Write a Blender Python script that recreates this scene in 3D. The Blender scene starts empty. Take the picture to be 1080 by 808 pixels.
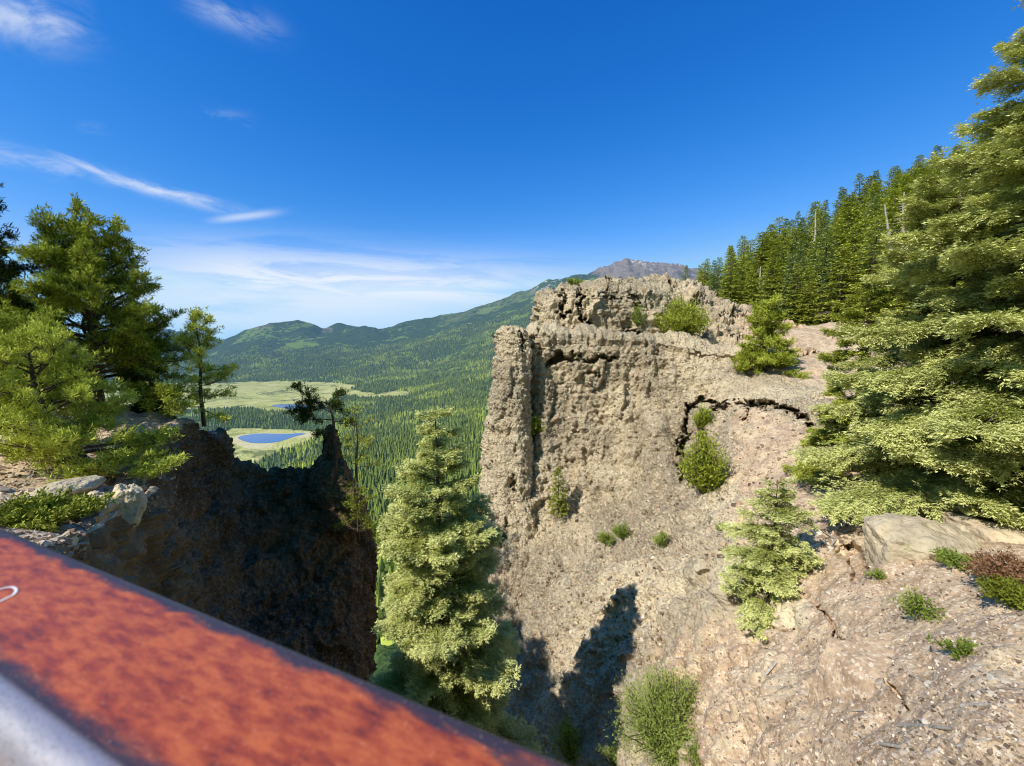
import bpy, math, random
import numpy as np
from mathutils import Vector, Matrix
from mathutils.bvhtree import BVHTree
rad = math.radians
scene = bpy.context.scene
COL = scene.collection
RNG = np.random.default_rng(7)
random.seed(7)

# ---------------------------------------------------------------- camera model used to lay out surveyed points
F = 430.0; PITCH = rad(5.2); CP, SP = math.cos(PITCH), math.sin(PITCH)
def W(px, py, d):
    x = (px-540.0)/F; z = (404.0-py)/F
    return np.array([d*x, d*(CP+SP*z), d*(-SP+CP*z)])
def to_px(P):
    d = P[...,1]*CP - P[...,2]*SP
    up = P[...,1]*SP + P[...,2]*CP
    dd = np.where(np.abs(d) < 1e-3, 1e-3, d)
    return 540+F*P[...,0]/dd, 404-F*up/dd, d

SUN = np.array([-0.57, -0.44, 0.69]); SUN /= np.linalg.norm(SUN)

# ---------------------------------------------------------------- noise
def _hash(ix, iy, iz, k):
    h = (ix*374761393 + iy*668265263 + iz*2147483647 + k*974711) & 0xffffffff
    h = ((h ^ (h >> 13))*1274126177) & 0xffffffff
    h = ((h ^ (h >> 16))*2246822519) & 0xffffffff
    return ((h ^ (h >> 15)) & 0xffffff)/float(0xffffff)
def vnoise(P, k=0):
    Pi = np.floor(P).astype(np.int64); f = P-Pi; f = f*f*f*(f*(f*6-15)+10)
    r = 0
    for dx in (0,1):
        wx = f[...,0] if dx else 1-f[...,0]
        for dy in (0,1):
            wy = f[...,1] if dy else 1-f[...,1]
            for dz in (0,1):
                wz = f[...,2] if dz else 1-f[...,2]
                r = r + wx*wy*wz*_hash(Pi[...,0]+dx, Pi[...,1]+dy, Pi[...,2]+dz, k)
    return r*2-1
def fbm(P, oct=4, k=0, gain=.5):
    a = 1; s = 0; t = 0
    for i in range(oct):
        s = s + a*vnoise(P*(2.03**i)+17.3*i, k+i); t += a; a *= gain
    return s/t
def worley(P, k=0):
    Pi = np.floor(P).astype(np.int64)
    best = np.full(P.shape[:-1], 9.0); second = best.copy()
    for dx in (-1,0,1):
        for dy in (-1,0,1):
            for dz in (-1,0,1):
                c = Pi+np.array([dx,dy,dz])
                h = np.stack([_hash(c[...,0],c[...,1],c[...,2],k+j) for j in (0,1,2)], -1)
                d = np.sqrt((((c+h)-P)**2).sum(-1))
                second = np.minimum(np.maximum(best, d), second)
                best = np.minimum(best, d)
    return best, second

# ---------------------------------------------------------------- mesh helpers
def mesh_np(name, V, faces, mat=None, smooth=True, attrs=None):
    """faces: int array (n,3|4) or list of such arrays"""
    if not isinstance(faces, list): faces = [faces]
    faces = [f for f in faces if len(f)]
    me = bpy.data.meshes.new(name)
    me.vertices.add(len(V)); me.vertices.foreach_set('co', np.asarray(V, np.float32).ravel())
    nl = sum(f.size for f in faces); npoly = sum(len(f) for f in faces)
    me.loops.add(nl); me.polygons.add(npoly)
    me.loops.foreach_set('vertex_index', np.concatenate([f.ravel() for f in faces]).astype(np.int32))
    tot = np.concatenate([np.full(len(f), f.shape[1]) for f in faces]).astype(np.int32)
    st = np.concatenate([[0], np.cumsum(tot)[:-1]]).astype(np.int32)
    me.polygons.foreach_set('loop_start', st)
    me.polygons.foreach_set('use_smooth', np.full(npoly, smooth))
    me.update(calc_edges=True)
    for k, a in (attrs or {}).items():
        at = me.attributes.new(k, 'FLOAT', 'POINT'); at.data.foreach_set('value', np.asarray(a, np.float32))
    if mat: me.materials.append(mat)
    return me
def link(name, me, parent=None, loc=None):
    o = bpy.data.objects.new(name, me); COL.objects.link(o)
    if parent: o.parent = parent
    if loc is not None: o.location = loc
    return o
def tag(o, label=None, cat=None, group=None, kind=None):
    if label: o['label'] = label
    if cat: o['category'] = cat
    if group: o['group'] = group
    if kind: o['kind'] = kind
    return o
def empty(name, loc, rz=0, s=1):
    o = bpy.data.objects.new(name, None); COL.objects.link(o)
    o.location = loc; o.rotation_euler = (0,0,rz); o.scale = (s,s,s) if np.isscalar(s) else s
    o.empty_display_size = .2
    return o

def cat_w(n_ctrl, params):
    """Catmull-Rom weights matrix"""
    M = np.zeros((len(params), n_ctrl))
    for r, u in enumerate(params):
        i = min(int(u), n_ctrl-2); t = u-i
        w = [-.5*t+t*t-.5*t**3, 1-2.5*t*t+1.5*t**3, .5*t+2*t*t-1.5*t**3, -.5*t*t+.5*t**3]
        for j, ww in zip((i-1,i,i+1,i+2), w):
            if j < 0: M[r,0] += 2*ww; M[r,1] -= ww
            elif j > n_ctrl-1: M[r,-1] += 2*ww; M[r,-2] -= ww
            else: M[r,j] += ww
    return M
def spans(counts):
    out = []
    for i, c in enumerate(counts): out += list(i+np.arange(c)/c)
    out.append(len(counts)); return np.array(out)
def lerp_w(n_ctrl, params):
    M = np.zeros((len(params), n_ctrl))
    for r, u in enumerate(params):
        i = min(int(u), n_ctrl-2); t = u-i; M[r,i] += 1-t; M[r,i+1] += t
    return M
def grid_normals(P, closed=False):
    if closed: du = np.roll(P,-1,1)-np.roll(P,1,1)
    else: du = np.gradient(P, axis=1)
    dv = np.gradient(P, axis=0)
    N = np.cross(dv, du); N /= np.linalg.norm(N, axis=-1, keepdims=True)+1e-9
    return N
def grid_faces(R, C, closed=False):
    i = np.arange(R-1)[:,None]; cc = C if closed else C-1; j = np.arange(cc)[None,:]
    a = i*C+j; b = i*C+(j+1)%C
    return np.stack([a, a+C, b+C, b], -1).reshape(-1,4)

# ---------------------------------------------------------------- node helper
class NT:
    def __init__(s, tree): s.t = tree; s.n = tree.nodes; s.l = tree.links; s.n.clear()
    def node(s, typ, **kw):
        nd = s.n.new(typ)
        for k, v in kw.items():
            if k == 'ins':
                for kk, vv in v.items():
                    if hasattr(vv, 'is_output') : s.l.new(vv, nd.inputs[kk])
                    else: nd.inputs[kk].default_value = vv
            else: setattr(nd, k, v)
        return nd
    def math(s, op, a, b=None, c=None, clamp=False):
        nd = s.n.new('ShaderNodeMath'); nd.operation = op; nd.use_clamp = clamp
        for i, v in enumerate((a,b,c)):
            if v is None: continue
            if hasattr(v, 'is_output'): s.l.new(v, nd.inputs[i])
            else: nd.inputs[i].default_value = v
        return nd.outputs[0]
    def mix(s, fac, a, b, blend='MIX'):
        nd = s.n.new('ShaderNodeMix'); nd.data_type = 'RGBA'; nd.blend_type = blend
        for i, v in ((0,fac),(6,a),(7,b)):
            if hasattr(v, 'is_output'): s.l.new(v, nd.inputs[i])
            else: nd.inputs[i].default_value = (*v,1) if (not np.isscalar(v) and len(v)==3) else v
        return nd.outputs[2]
    def noise(s, vec, scale, detail=4, rough=.55, dist=0):
        nd = s.node('ShaderNodeTexNoise'); nd.inputs['Scale'].default_value = scale
        nd.inputs['Detail'].default_value = detail; nd.inputs['Roughness'].default_value = rough
        nd.inputs['Distortion'].default_value = dist
        if vec is not None: s.l.new(vec, nd.inputs['Vector'])
        return nd.outputs['Fac']
    def voro(s, vec, scale, feature='F1', out='Distance'):
        nd = s.node('ShaderNodeTexVoronoi'); nd.feature = feature; nd.inputs['Scale'].default_value = scale
        s.l.new(vec, nd.inputs['Vector']); return nd.outputs[out]
    def ramp(s, fac, stops):
        nd = s.node('ShaderNodeValToRGB'); s.l.new(fac, nd.inputs[0]); cr = nd.color_ramp
        while len(cr.elements) < len(stops): cr.elements.new(.5)
        for e, (p, c) in zip(cr.elements, stops):
            e.position = p; e.color = (*c,1) if not np.isscalar(c) else (c,c,c,1)
        return nd.outputs[0]
    def step(s, v, lo, hi):
        nd = s.node('ShaderNodeMapRange'); nd.interpolation_type = 'SMOOTHSTEP'
        s.l.new(v, nd.inputs[0]); nd.inputs[1].default_value = lo; nd.inputs[2].default_value = hi
        return nd.outputs[0]
    def attr(s, name):
        nd = s.node('ShaderNodeAttribute', attribute_name=name); return nd.outputs['Fac']
def new_mat(name):
    m = bpy.data.materials.new(name); m.use_nodes = True; return m, NT(m.node_tree)
def finish(T, color, rough=.9, bump=None, bstr=.5, bdist=.05, spec=.15, extra=None):
    p = T.node('ShaderNodeBsdfPrincipled'); o = T.node('ShaderNodeOutputMaterial')
    if hasattr(color,'is_output'): T.l.new(color, p.inputs['Base Color'])
    else: p.inputs['Base Color'].default_value = (*color,1)
    if hasattr(rough,'is_output'): T.l.new(rough, p.inputs['Roughness'])
    else: p.inputs['Roughness'].default_value = rough
    p.inputs['Specular IOR Level'].default_value = spec
    if bump is not None:
        b = T.node('ShaderNodeBump'); b.inputs['Strength'].default_value = bstr; b.inputs['Distance'].default_value = bdist
        T.l.new(bump, b.inputs['Height']); T.l.new(b.outputs[0], p.inputs['Normal'])
    T.l.new(p.outputs[0], o.inputs[0]); return p

# ---------------------------------------------------------------- materials
def rock_mat(name, grey=(.43,.355,.245), tan=(.76,.63,.42), pink=(.68,.49,.32), clast=7.0, bd=.22, dirt=True, deep=1.0):
    m, T = new_mat(name); g = T.node('ShaderNodeNewGeometry'); pos = g.outputs['Position']
    big = T.noise(pos, .16, 5, .6, .5); mid = T.noise(pos, .9, 5, .65, .4); fine = T.noise(pos, 9, 5, .7)
    v1 = T.voro(pos, clast); v2 = T.voro(pos, clast*2.6); v3 = T.voro(pos, 1.7)
    c = T.mix(T.step(big, .40, .62), grey, tan)
    mp = T.node('ShaderNodeMapping', ins={'Vector': pos}); mp.inputs['Scale'].default_value = (1,1,.22)
    strk = T.noise(mp.outputs[0], .8, 4, .6, .6)
    c = T.mix(T.math('MULTIPLY', T.step(strk, .52, .72), .55), c, pink)
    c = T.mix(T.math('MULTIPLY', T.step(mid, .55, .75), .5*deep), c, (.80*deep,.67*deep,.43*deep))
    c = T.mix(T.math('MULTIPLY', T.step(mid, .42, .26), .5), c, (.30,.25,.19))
    # clasts of differing tone
    cc = T.node('ShaderNodeTexVoronoi'); cc.inputs['Scale'].default_value = clast*1.5; T.l.new(pos, cc.inputs['Vector'])
    cell = T.node('ShaderNodeSeparateColor', ins={'Color': cc.outputs['Color']}).outputs[0]
    sk = T.math('SUBTRACT', 1.0, T.math('MULTIPLY', T.attr('soft'), .8))
    lich = T.noise(pos, 3.0, 7, .72, .2)
    c = T.mix(T.math('MULTIPLY', T.math('MULTIPLY', T.step(lich, .52, .64), T.attr('soft')), .45), c, (.62*deep,.60*deep,.36*deep))
    c = T.mix(T.math('MULTIPLY', T.math('MULTIPLY', T.step(cell, .55, 1.0), .4), sk), c, (.90*deep,.80*deep,.58*deep))
    c = T.mix(T.math('MULTIPLY', T.math('MULTIPLY', T.step(cell, .35, .0), .5), sk), c, (.26*deep,.20*deep,.14*deep))
    if dirt:
        d = T.attr('dirt')
        dn = T.noise(pos, 2.2, 6, .7, .3); dn2 = T.noise(pos, .45, 4, .6, .4)
        dc = T.ramp(dn, [(.30,(.25,.165,.10)),(.48,(.49,.345,.22)),(.66,(.68,.52,.34))])
        dc = T.mix(T.math('MULTIPLY', T.step(dn2, .5, .68), .6), dc, (.74,.60,.38))
        vs = T.node('ShaderNodeTexVoronoi'); vs.inputs['Scale'].default_value = 17; T.l.new(pos, vs.inputs['Vector'])
        sc = T.node('ShaderNodeSeparateColor', ins={'Color': vs.outputs['Color']})
        spot = T.math('MULTIPLY', T.step(vs.outputs['Distance'], .36, .22), T.math('GREATER_THAN', sc.outputs[0], .62))
        dc = T.mix(T.math('MULTIPLY', spot, .8), dc, T.mix(sc.outputs[1], (.30,.24,.19), (.74,.66,.55)))
        gr = T.node('ShaderNodeSeparateColor', ins={'Color': T.voro(pos, 24, 'F1', 'Color')}).outputs[0]
        dc = T.mix(T.math('MULTIPLY', T.step(gr,.7,1.0),.45), dc, (.92,.82,.66)); dc = T.mix(T.math('MULTIPLY', T.step(gr,.3,0),.5), dc, (.30,.21,.15))
        edge = T.math('ADD', d, T.math('MULTIPLY', T.math('SUBTRACT', mid, .5), 1.1))
        df = T.step(edge, .35, .65)
        c = T.mix(df, c, dc)
    c = T.mix(T.math('MULTIPLY', T.step(fine, .46, .32), .35), c, (.12,.10,.08))
    b = T.math('ADD', T.math('MULTIPLY', v1, -.55), T.math('MULTIPLY', v2, -.35))
    b = T.math('ADD', b, T.math('MULTIPLY', fine, .5))
    b = T.math('ADD', b, T.math('MULTIPLY', mid, .8))
    if dirt:
        dn_ = T.noise(pos, 3.5, 7, .62)
        b = T.math('MULTIPLY', b, T.math('SUBTRACT', 1.0, T.math('MULTIPLY', T.attr('soft'), .86)))
        b2 = T.math('ADD', T.math('MULTIPLY', dn_, .35), T.math('MULTIPLY', spot, .35))
        b2 = T.math('ADD', b2, T.math('MULTIPLY', T.voro(pos, 9), -.30)); b2 = T.math('ADD', b2, T.math('MULTIPLY', T.voro(pos, 26), -.16)); b2 = T.math('ADD', b2, T.math('MULTIPLY', T.voro(pos, 60), -.07)); b2 = T.math('MULTIPLY', b2, .10)
        mx = T.node('ShaderNodeMix'); T.l.new(df, mx.inputs[0]); T.l.new(b, mx.inputs[2]); T.l.new(b2, mx.inputs[3]); b = mx.outputs[0]
    finish(T, c, .95, b, .9, bd, .1)
    return m
M_ROCK = rock_mat('cliff_rock')
M_ROCK_DARK = rock_mat('shaded_rock', grey=(.145,.10,.055), tan=(.27,.19,.10), pink=(.24,.14,.065), deep=.5)  # darker copy of cliff_rock; shade of the left wall put into its colour
def stone_mat():
    m, T = new_mat('loose_stone'); g = T.node('ShaderNodeNewGeometry'); pos = g.outputs['Position']
    oi = T.node('ShaderNodeObjectInfo').outputs['Random']
    n = T.noise(pos, 14, 4, .7)
    c = T.ramp(oi, [(0,(.20,.165,.14)),(.35,(.38,.30,.235)),(.7,(.52,.44,.34)),(1,(.72,.66,.56))])
    c = T.mix(T.math('MULTIPLY', T.step(n, .4, .7), .5), c, (.62,.54,.42))
    finish(T, c, .9, n, .7, .02); return m
M_STONE = stone_mat()
def bark_mat(name, a, b):
    m, T = new_mat(name); tc = T.node('ShaderNodeTexCoord').outputs['Object']
    mp = T.node('ShaderNodeMapping', ins={'Vector': tc}); mp.inputs['Scale'].default_value = (1,1,.25)
    n = T.noise(mp.outputs[0], 22, 4, .7); c = T.ramp(n, [(.3,a),(.7,b)])
    finish(T, c, .95, n, .8, .02); return m
M_BARK = bark_mat('bark', (.045,.034,.027), (.17,.13,.10))
M_DEAD = bark_mat('dead_wood', (.26,.22,.18), (.62,.57,.50))
def leaf_mat(name, dark, mid, light, tr=.12):
    m, T = new_mat(name)
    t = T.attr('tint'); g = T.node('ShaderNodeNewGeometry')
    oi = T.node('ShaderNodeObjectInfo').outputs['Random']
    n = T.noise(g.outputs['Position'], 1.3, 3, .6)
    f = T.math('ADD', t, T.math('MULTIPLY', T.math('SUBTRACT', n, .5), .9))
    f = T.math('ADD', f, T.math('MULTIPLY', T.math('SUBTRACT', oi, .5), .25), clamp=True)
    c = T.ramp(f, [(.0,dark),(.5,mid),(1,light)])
    d = T.node('ShaderNodeBsdfPrincipled'); d.inputs['Roughness'].default_value = .7; d.inputs['Specular IOR Level'].default_value = .08
    T.l.new(c, d.inputs['Base Color'])
    tl = T.node('ShaderNodeBsdfTranslucent'); T.l.new(T.mix(.5, c, (.20,.26,.03)), tl.inputs[0])
    mx = T.node('ShaderNodeMixShader'); mx.inputs[0].default_value = tr
    T.l.new(d.outputs[0], mx.inputs[1]); T.l.new(tl.outputs[0], mx.inputs[2])
    o = T.node('ShaderNodeOutputMaterial'); T.l.new(mx.outputs[0], o.inputs[0]); return m
M_FIR = leaf_mat('fir_needles', (.028,.048,.010), (.30,.335,.065), (.84,.85,.34))
M_FIRY = leaf_mat('yellow_fir_needles', (.040,.060,.006), (.28,.31,.040), (.60,.64,.12))
M_PINE = leaf_mat('pine_needles', (.032,.050,.006), (.29,.34,.032), (.70,.75,.13))
M_PINED = leaf_mat('dark_pine_needles', (.018,.034,.006), (.11,.15,.022), (.32,.37,.06))
M_HILL = leaf_mat('hillside_needles', (.035,.055,.008), (.29,.33,.038), (.62,.66,.13))
M_HILLB = leaf_mat('bluish_needles', (.026,.046,.018), (.20,.27,.085), (.48,.55,.22))
M_FAR = leaf_mat('far_needles', (.028,.050,.012), (.17,.22,.040), (.42,.47,.09), .1)
M_SHRUB = leaf_mat('shrub_leaves', (.060,.095,.012), (.27,.35,.06), (.52,.60,.17), .35)
M_DRY = leaf_mat('dry_leaves', (.12,.055,.025), (.38,.20,.11), (.60,.40,.26), .3)

# ---------------------------------------------------------------- foliage building
class Leaves:
    def __init__(s): s.V = []; s.t = []
    def add(s, P, D, Wd, l, w, tint):
        l = np.broadcast_to(l, P.shape[:1])[:,None]; w = np.broadcast_to(w, P.shape[:1])[:,None]
        q = np.stack([P, P+D*l*.45+Wd*w*.5, P+D*l, P+D*l*.45-Wd*w*.5], 1)
        s.V.append(q.reshape(-1,3)); s.t.append(np.repeat(np.broadcast_to(tint, P.shape[:1]), 4))
    def mesh(s, name, mat):
        V = np.concatenate(s.V); F_ = np.arange(len(V)).reshape(-1,4)
        return mesh_np(name, V, F_, mat, False, {'tint': np.clip(np.concatenate(s.t),0,1)})
def unit(a): return a/(np.linalg.norm(a, axis=-1, keepdims=True)+1e-9)
class Tubes:
    def __init__(s): s.V = []; s.F = []; s.n = 0
    def add(s, pts, r, sides=6):
        pts = np.asarray(pts, float); n = len(pts); r = np.broadcast_to(r, (n,))
        tg = unit(np.gradient(pts, axis=0)); up = np.array([0.13,.21,1.]) if abs(tg[0,2]) < .8 else np.array([1.,.1,.2])
        a = unit(np.cross(tg, up)); b = np.cross(tg, a)
        th = np.arange(sides)/sides*2*math.pi
        ring = pts[:,None]+r[:,None,None]*(a[:,None]*np.cos(th)[None,:,None]+b[:,None]*np.sin(th)[None,:,None])
        s.V.append(ring.reshape(-1,3)); s.F.append(grid_faces(n, sides, True)+s.n); s.n += n*sides
    def mesh(s, name, mat): return mesh_np(name, np.concatenate(s.V), np.concatenate(s.F), mat, True)

def fir(H, R, seed, nbr, dx, dl, ll, lw, base=.08, prof=.8, droop=.35, lean=0, gaps=.0, jit=.25, sparse_in=.2, twl=.55, full=1.0, tintb=0.0, az_rng=None, clump=.0, cs=1.7, puff=.0, whorl=0):
    """conifer with flat, drooping sprays on whorled limbs; returns (Leaves, trunk Tubes, limbs Tubes)"""
    r = np.random.default_rng(seed); L = Leaves(); tk = Tubes(); lb = Tubes()
    k = 9; zz = np.linspace(0,1,k)
    wob = np.stack([np.sin(zz*3+seed)*.012*H*zz+lean*H*zz, np.cos(zz*2.3+seed)*.012*H*zz, zz*H], -1)
    tk.add(wob, np.maximum(.004, H*.016*(1-zz)**.9+.003), 8)
    for i in range(nbr):
        u = (i+.5+r.uniform(-.4,.4))/nbr
        if whorl: u = ((i//whorl)+.5+r.uniform(-.13,.13))*whorl/nbr
        hf = min(.99, base+(1-base)*u*.985)
        if r.random() < gaps: continue
        Lb = R*((1-hf)**prof*full+.02)*r.uniform(1-jit*1.4,1+jit*.6)
        if hf < base+.12: Lb *= r.uniform(.6,1)
        az = i*2.39996+r.uniform(-.4,.4)
        if whorl: az = (i%whorl)*6.2832/whorl+(i//whorl)*1.1+r.uniform(-.3,.3)
        if az_rng: az = r.uniform(*az_rng)
        st = np.array([np.interp(hf, zz, wob[:,0]), np.interp(hf, zz, wob[:,1]), hf*H])
        out = np.array([math.cos(az), math.sin(az), 0]); side = np.array([-out[1], out[0], 0])
        e = rad(-12+60*max(0,hf-.35)+r.uniform(-9,9)); dr = droop*r.uniform(.6,1.3)
        def bp(t):
            t = np.asarray(t)[...,None]
            return st+out*(Lb*t*math.cos(e))+np.array([0,0,1])*(Lb*(math.sin(e)*t-dr*t**2+dr*.75*t**3.5))+side*(Lb*.08*math.sin(i)*t*t)
        tt = np.linspace(0,1,6); lb.add(bp(tt), np.maximum(.002,.012*Lb*(1-tt)+.002), 4)
        nt = max(3, int(Lb/dx)); ts = np.sort(r.uniform(sparse_in,1,nt)); 
        ts = np.concatenate([ts,ts,[1.0]]); sg = np.concatenate([np.ones(nt),-np.ones(nt),[0]])
        B = bp(ts); tgt = unit(bp(np.minimum(ts+.02,1.02))-bp(ts-.02))
        ang = rad(52)*sg+r.normal(0,.12,len(ts))
        td = unit(tgt*np.cos(ang)[:,None]+side*np.sin(ang)[:,None]+np.array([0,0,1])*r.normal(-.10,.16,(len(ts),1)))
        tl = np.minimum(twl*Lb, .62*Lb*(1.15-ts))*r.uniform(.6,1.15,len(ts))+ll*.6
        m = max(2, int(tl.max()/dl)); q = (np.arange(m)[None,:]+r.uniform(0,1,(len(ts),m)))*dl
        ok = q < tl[:,None]; bi, mi = np.nonzero(ok); qq = q[bi,mi]
        P = B[bi]+td[bi]*qq[:,None]+np.array([0,0,-1])*(qq**2*.18/max(.3,Lb))[:,None]
        frac = qq/tl[bi]
        if clump > 0:
            kp = fbm(P*cs+seed*3.1, 2, seed) < clump; P = P[kp]; bi = bi[kp]; frac = frac[kp]
            if len(P) == 0: continue
        P = P+r.normal(0,puff+1e-6,(len(P),3))
        for sgn in (-1,1,0):
            if sgn == 0:
                sel = frac > .55; 
            else: sel = np.ones(len(P), bool)
            Ps = P[sel]; n = len(Ps)
            if n == 0: continue
            tdd = td[bi][sel]; pr = unit(np.cross(tdd, np.array([0,0,1.])+r.normal(0,.25,(n,3))))
            a2 = rad(46)*sgn+r.normal(0,.25,n)
            D = unit(tdd*np.cos(a2)[:,None]+pr*np.sin(a2)[:,None]+np.array([0,0,1])*r.normal(.03,.22,(n,1)))
            nr = unit(np.array([0,0,1.])+r.normal(0,.45,(n,3))); Wd = unit(np.cross(D, nr))
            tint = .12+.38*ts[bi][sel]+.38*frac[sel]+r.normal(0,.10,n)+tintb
            L.add(Ps, D, Wd, ll*r.uniform(.7,1.25,n), lw*r.uniform(.7,1.3,n), tint)
    return L, tk, lb

def tuft(L, C, D, r, m, ln, w, tint, up=.5):
    """needle tufts round points C pointing along D"""
    n = len(C); c = np.repeat(C, m, 0); d = np.repeat(D, m, 0)
    v = unit(d*.55+r.normal(0,.62,(n*m,3))+np.array([0,0,up*.5]))
    wd = unit(np.cross(v, r.normal(0,1,(n*m,3))))
    L.add(c+r.normal(0,ln*.25,(n*m,3)), v, wd, ln*r.uniform(.6,1.2,n*m), w*r.uniform(.7,1.3,n*m), np.repeat(tint, m)+r.normal(0,.10,n*m)+.10*v[:,2])

def pine(trunk, r0, limbs, seed, ln=.16, w=.022, m=14, tufts=1.0, flat=.5, tb=.45, sub=1.0):
    """trunk: list of points; limbs: list of (u, azimuth, elevation, length)"""
    r = np.random.default_rng(seed); L = Leaves(); tk = Tubes(); lb = Tubes()
    tp = np.array(trunk, float); u0 = np.linspace(0,1,len(tp)); uu = np.linspace(0,1,14)
    M = cat_w(len(tp), uu*(len(tp)-1)); tp2 = M@tp
    tk.add(tp2, r0*(1-uu)**.8+r0*.12, 9)
    for (u, az, el, Lb) in limbs:
        st = np.array([np.interp(u, uu, tp2[:,k]) for k in range(3)])
        d = np.array([math.cos(az)*math.cos(el), math.sin(az)*math.cos(el), math.sin(el)])
        pts = [st]; 
        for k in range(6):
            d = unit(d+r.normal(0,.16,3)+np.array([0,0,.05*flat])); pts.append(pts[-1]+d*Lb/6)
        pts = np.array(pts); tt = np.linspace(0,1,7)
        lb.add(pts, np.maximum(.006, r0*.34*(1-u*.5)*(1-tt)**.8*min(1,Lb/1.5)+.005), 5)
        ns = max(3, int((5+Lb*5)*sub))
        for j in range(ns):
            t = r.uniform(.28,1.0); b = np.array([np.interp(t, tt, pts[:,k]) for k in range(3)])
            bd = unit(pts[min(6,int(t*6)+1)]-pts[min(5,int(t*6))]) if t < .99 else d
            sd = unit(bd*.6+r.normal(0,.55,3)*np.array([1,1,.55])+np.array([0,0,.18]))
            sl = (.20+.32*Lb*(1.1-t))*r.uniform(.6,1.2)
            e_ = b+sd*sl+np.array([0,0,.08*sl]); lb.add([b,(b+e_)/2+r.normal(0,.02,3),e_], [.012,.008,.004], 4)
            nt = max(2, int(sl*9*tufts)+1)
            tq = r.uniform(.35,1.05,nt); C = b+(e_-b)*tq[:,None]+r.normal(0,.07+.05*sl,(nt,3))*np.array([1,1,.6])
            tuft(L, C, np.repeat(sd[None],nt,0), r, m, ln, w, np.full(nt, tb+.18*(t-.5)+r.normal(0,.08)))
    return L, tk, lb

def plant(L, tk, lb, name, loc, label, cat, group=None, mat=None, rz=0, s=1, bark=None):
    e = empty(name, loc, rz, s); tag(e, label, cat, group)
    if tk: link('trunk', tk.mesh('trunk', bark or M_BARK), e)
    if lb: link('limbs', lb.mesh('limbs', bark or M_BARK), e)
    if L: link('crown', L.mesh('crown', mat), e)
    return e

# ================================================================ CLIFF + SLOPE (terrain the photograph looks across)
BV = []
def seg_dist(px, py, poly):
    best = np.full(px.shape, 1e9)
    for (ax,ay),(bx,by) in zip(poly[:-1], poly[1:]):
        vx, vy = bx-ax, by-ay; t = np.clip(((px-ax)*vx+(py-ay)*vy)/(vx*vx+vy*vy),0,1)
        best = np.minimum(best, np.hypot(px-ax-t*vx, py-ay-t*vy))
    return best
def sm(x, a, b): t = np.clip((x-a)/(b-a),0,1); return t*t*(3-2*t)

def carve(P, feats):
    px, py, d = to_px(P); off = np.zeros(px.shape)
    wob = fbm(P*1.6, 4, 51, .6); wb2 = fbm(P*1.9, 4, 57, .65)
    for poly, w, dep in feats:
        s = seg_dist(px+wob*9, py+wb2*9, poly); ww = w*np.clip(1+1.9*fbm(P*2.3,3,58), .15, 2.2)
        off = np.maximum(off, dep*(1-sm(s, ww*.3, ww*1.05)))
    return P+unit(P)*off[...,None]

def cellstep(P, k):
    """offset constant within each voronoi cell: fractured blocks"""
    Pi = np.floor(P).astype(np.int64); best = np.full(P.shape[:-1], 9.0); val = np.zeros(P.shape[:-1])
    for dx in (-1,0,1):
        for dy in (-1,0,1):
            for dz in (-1,0,1):
                c = Pi+np.array([dx,dy,dz])
                h = np.stack([_hash(c[...,0],c[...,1],c[...,2],k+j) for j in (0,1,2)], -1)
                d = (((c+h)-P)**2).sum(-1); v = _hash(c[...,0],c[...,1],c[...,2],k+7)
                val = np.where(d < best, v, val); best = np.minimum(best, d)
    return val-.5
def rough(P, N, amp, k=0, vert=1.0, fine=1.0, blk=1.6):
    """rock relief: big lumps, ledges, clasts"""
    Q = P*np.array([1,1,vert])
    a = fbm(Q*.22, 4, k)*1.6
    rid = 1-np.abs(fbm(Q*.55+9, 4, k+5)); b = (rid-.75)*1.7
    f1, f2 = worley(Q*.9+.3*fbm(P*2,2,k+3)[...,None], k+9); c = np.minimum(f2-f1, .5)*1.1
    g1, g2 = worley(P*2.4, k+20); g = np.maximum(0,.62-g1)*.34
    i1, i2 = worley(P*5.6+fbm(P*3,2,k+44)[...,None]*.5, k+24); ii = np.maximum(0,.55-i1)*.55
    h = fbm(P*4.2, 3, k+30)*.30
    wq = P+.35*np.stack([fbm(P*.9,2,k+61),fbm(P*.9,2,k+62),fbm(P*.9,2,k+63)],-1)
    s1 = cellstep(wq*np.array([.80,.80,.34]), k+70)*1.15*blk; s2 = cellstep(wq*np.array([2.1,2.1,1.5]), k+80)*.46*blk
    pits = -np.maximum(0, fbm(P*1.35,3,k+90)-.30)*2.4
    rb = (.20-np.abs(fbm(P*np.array([.95,.95,.11])+31, 4, k+100)))*1.9; st = fbm(P*np.array([.16,.16,1.9])+5, 4, k+110)*1.0
    return P+N*((a+b+c*.6+s1+s2+rb+st)*amp)[...,None] + N*((g+h+ii+pits)*fine)[...,None]

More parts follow.
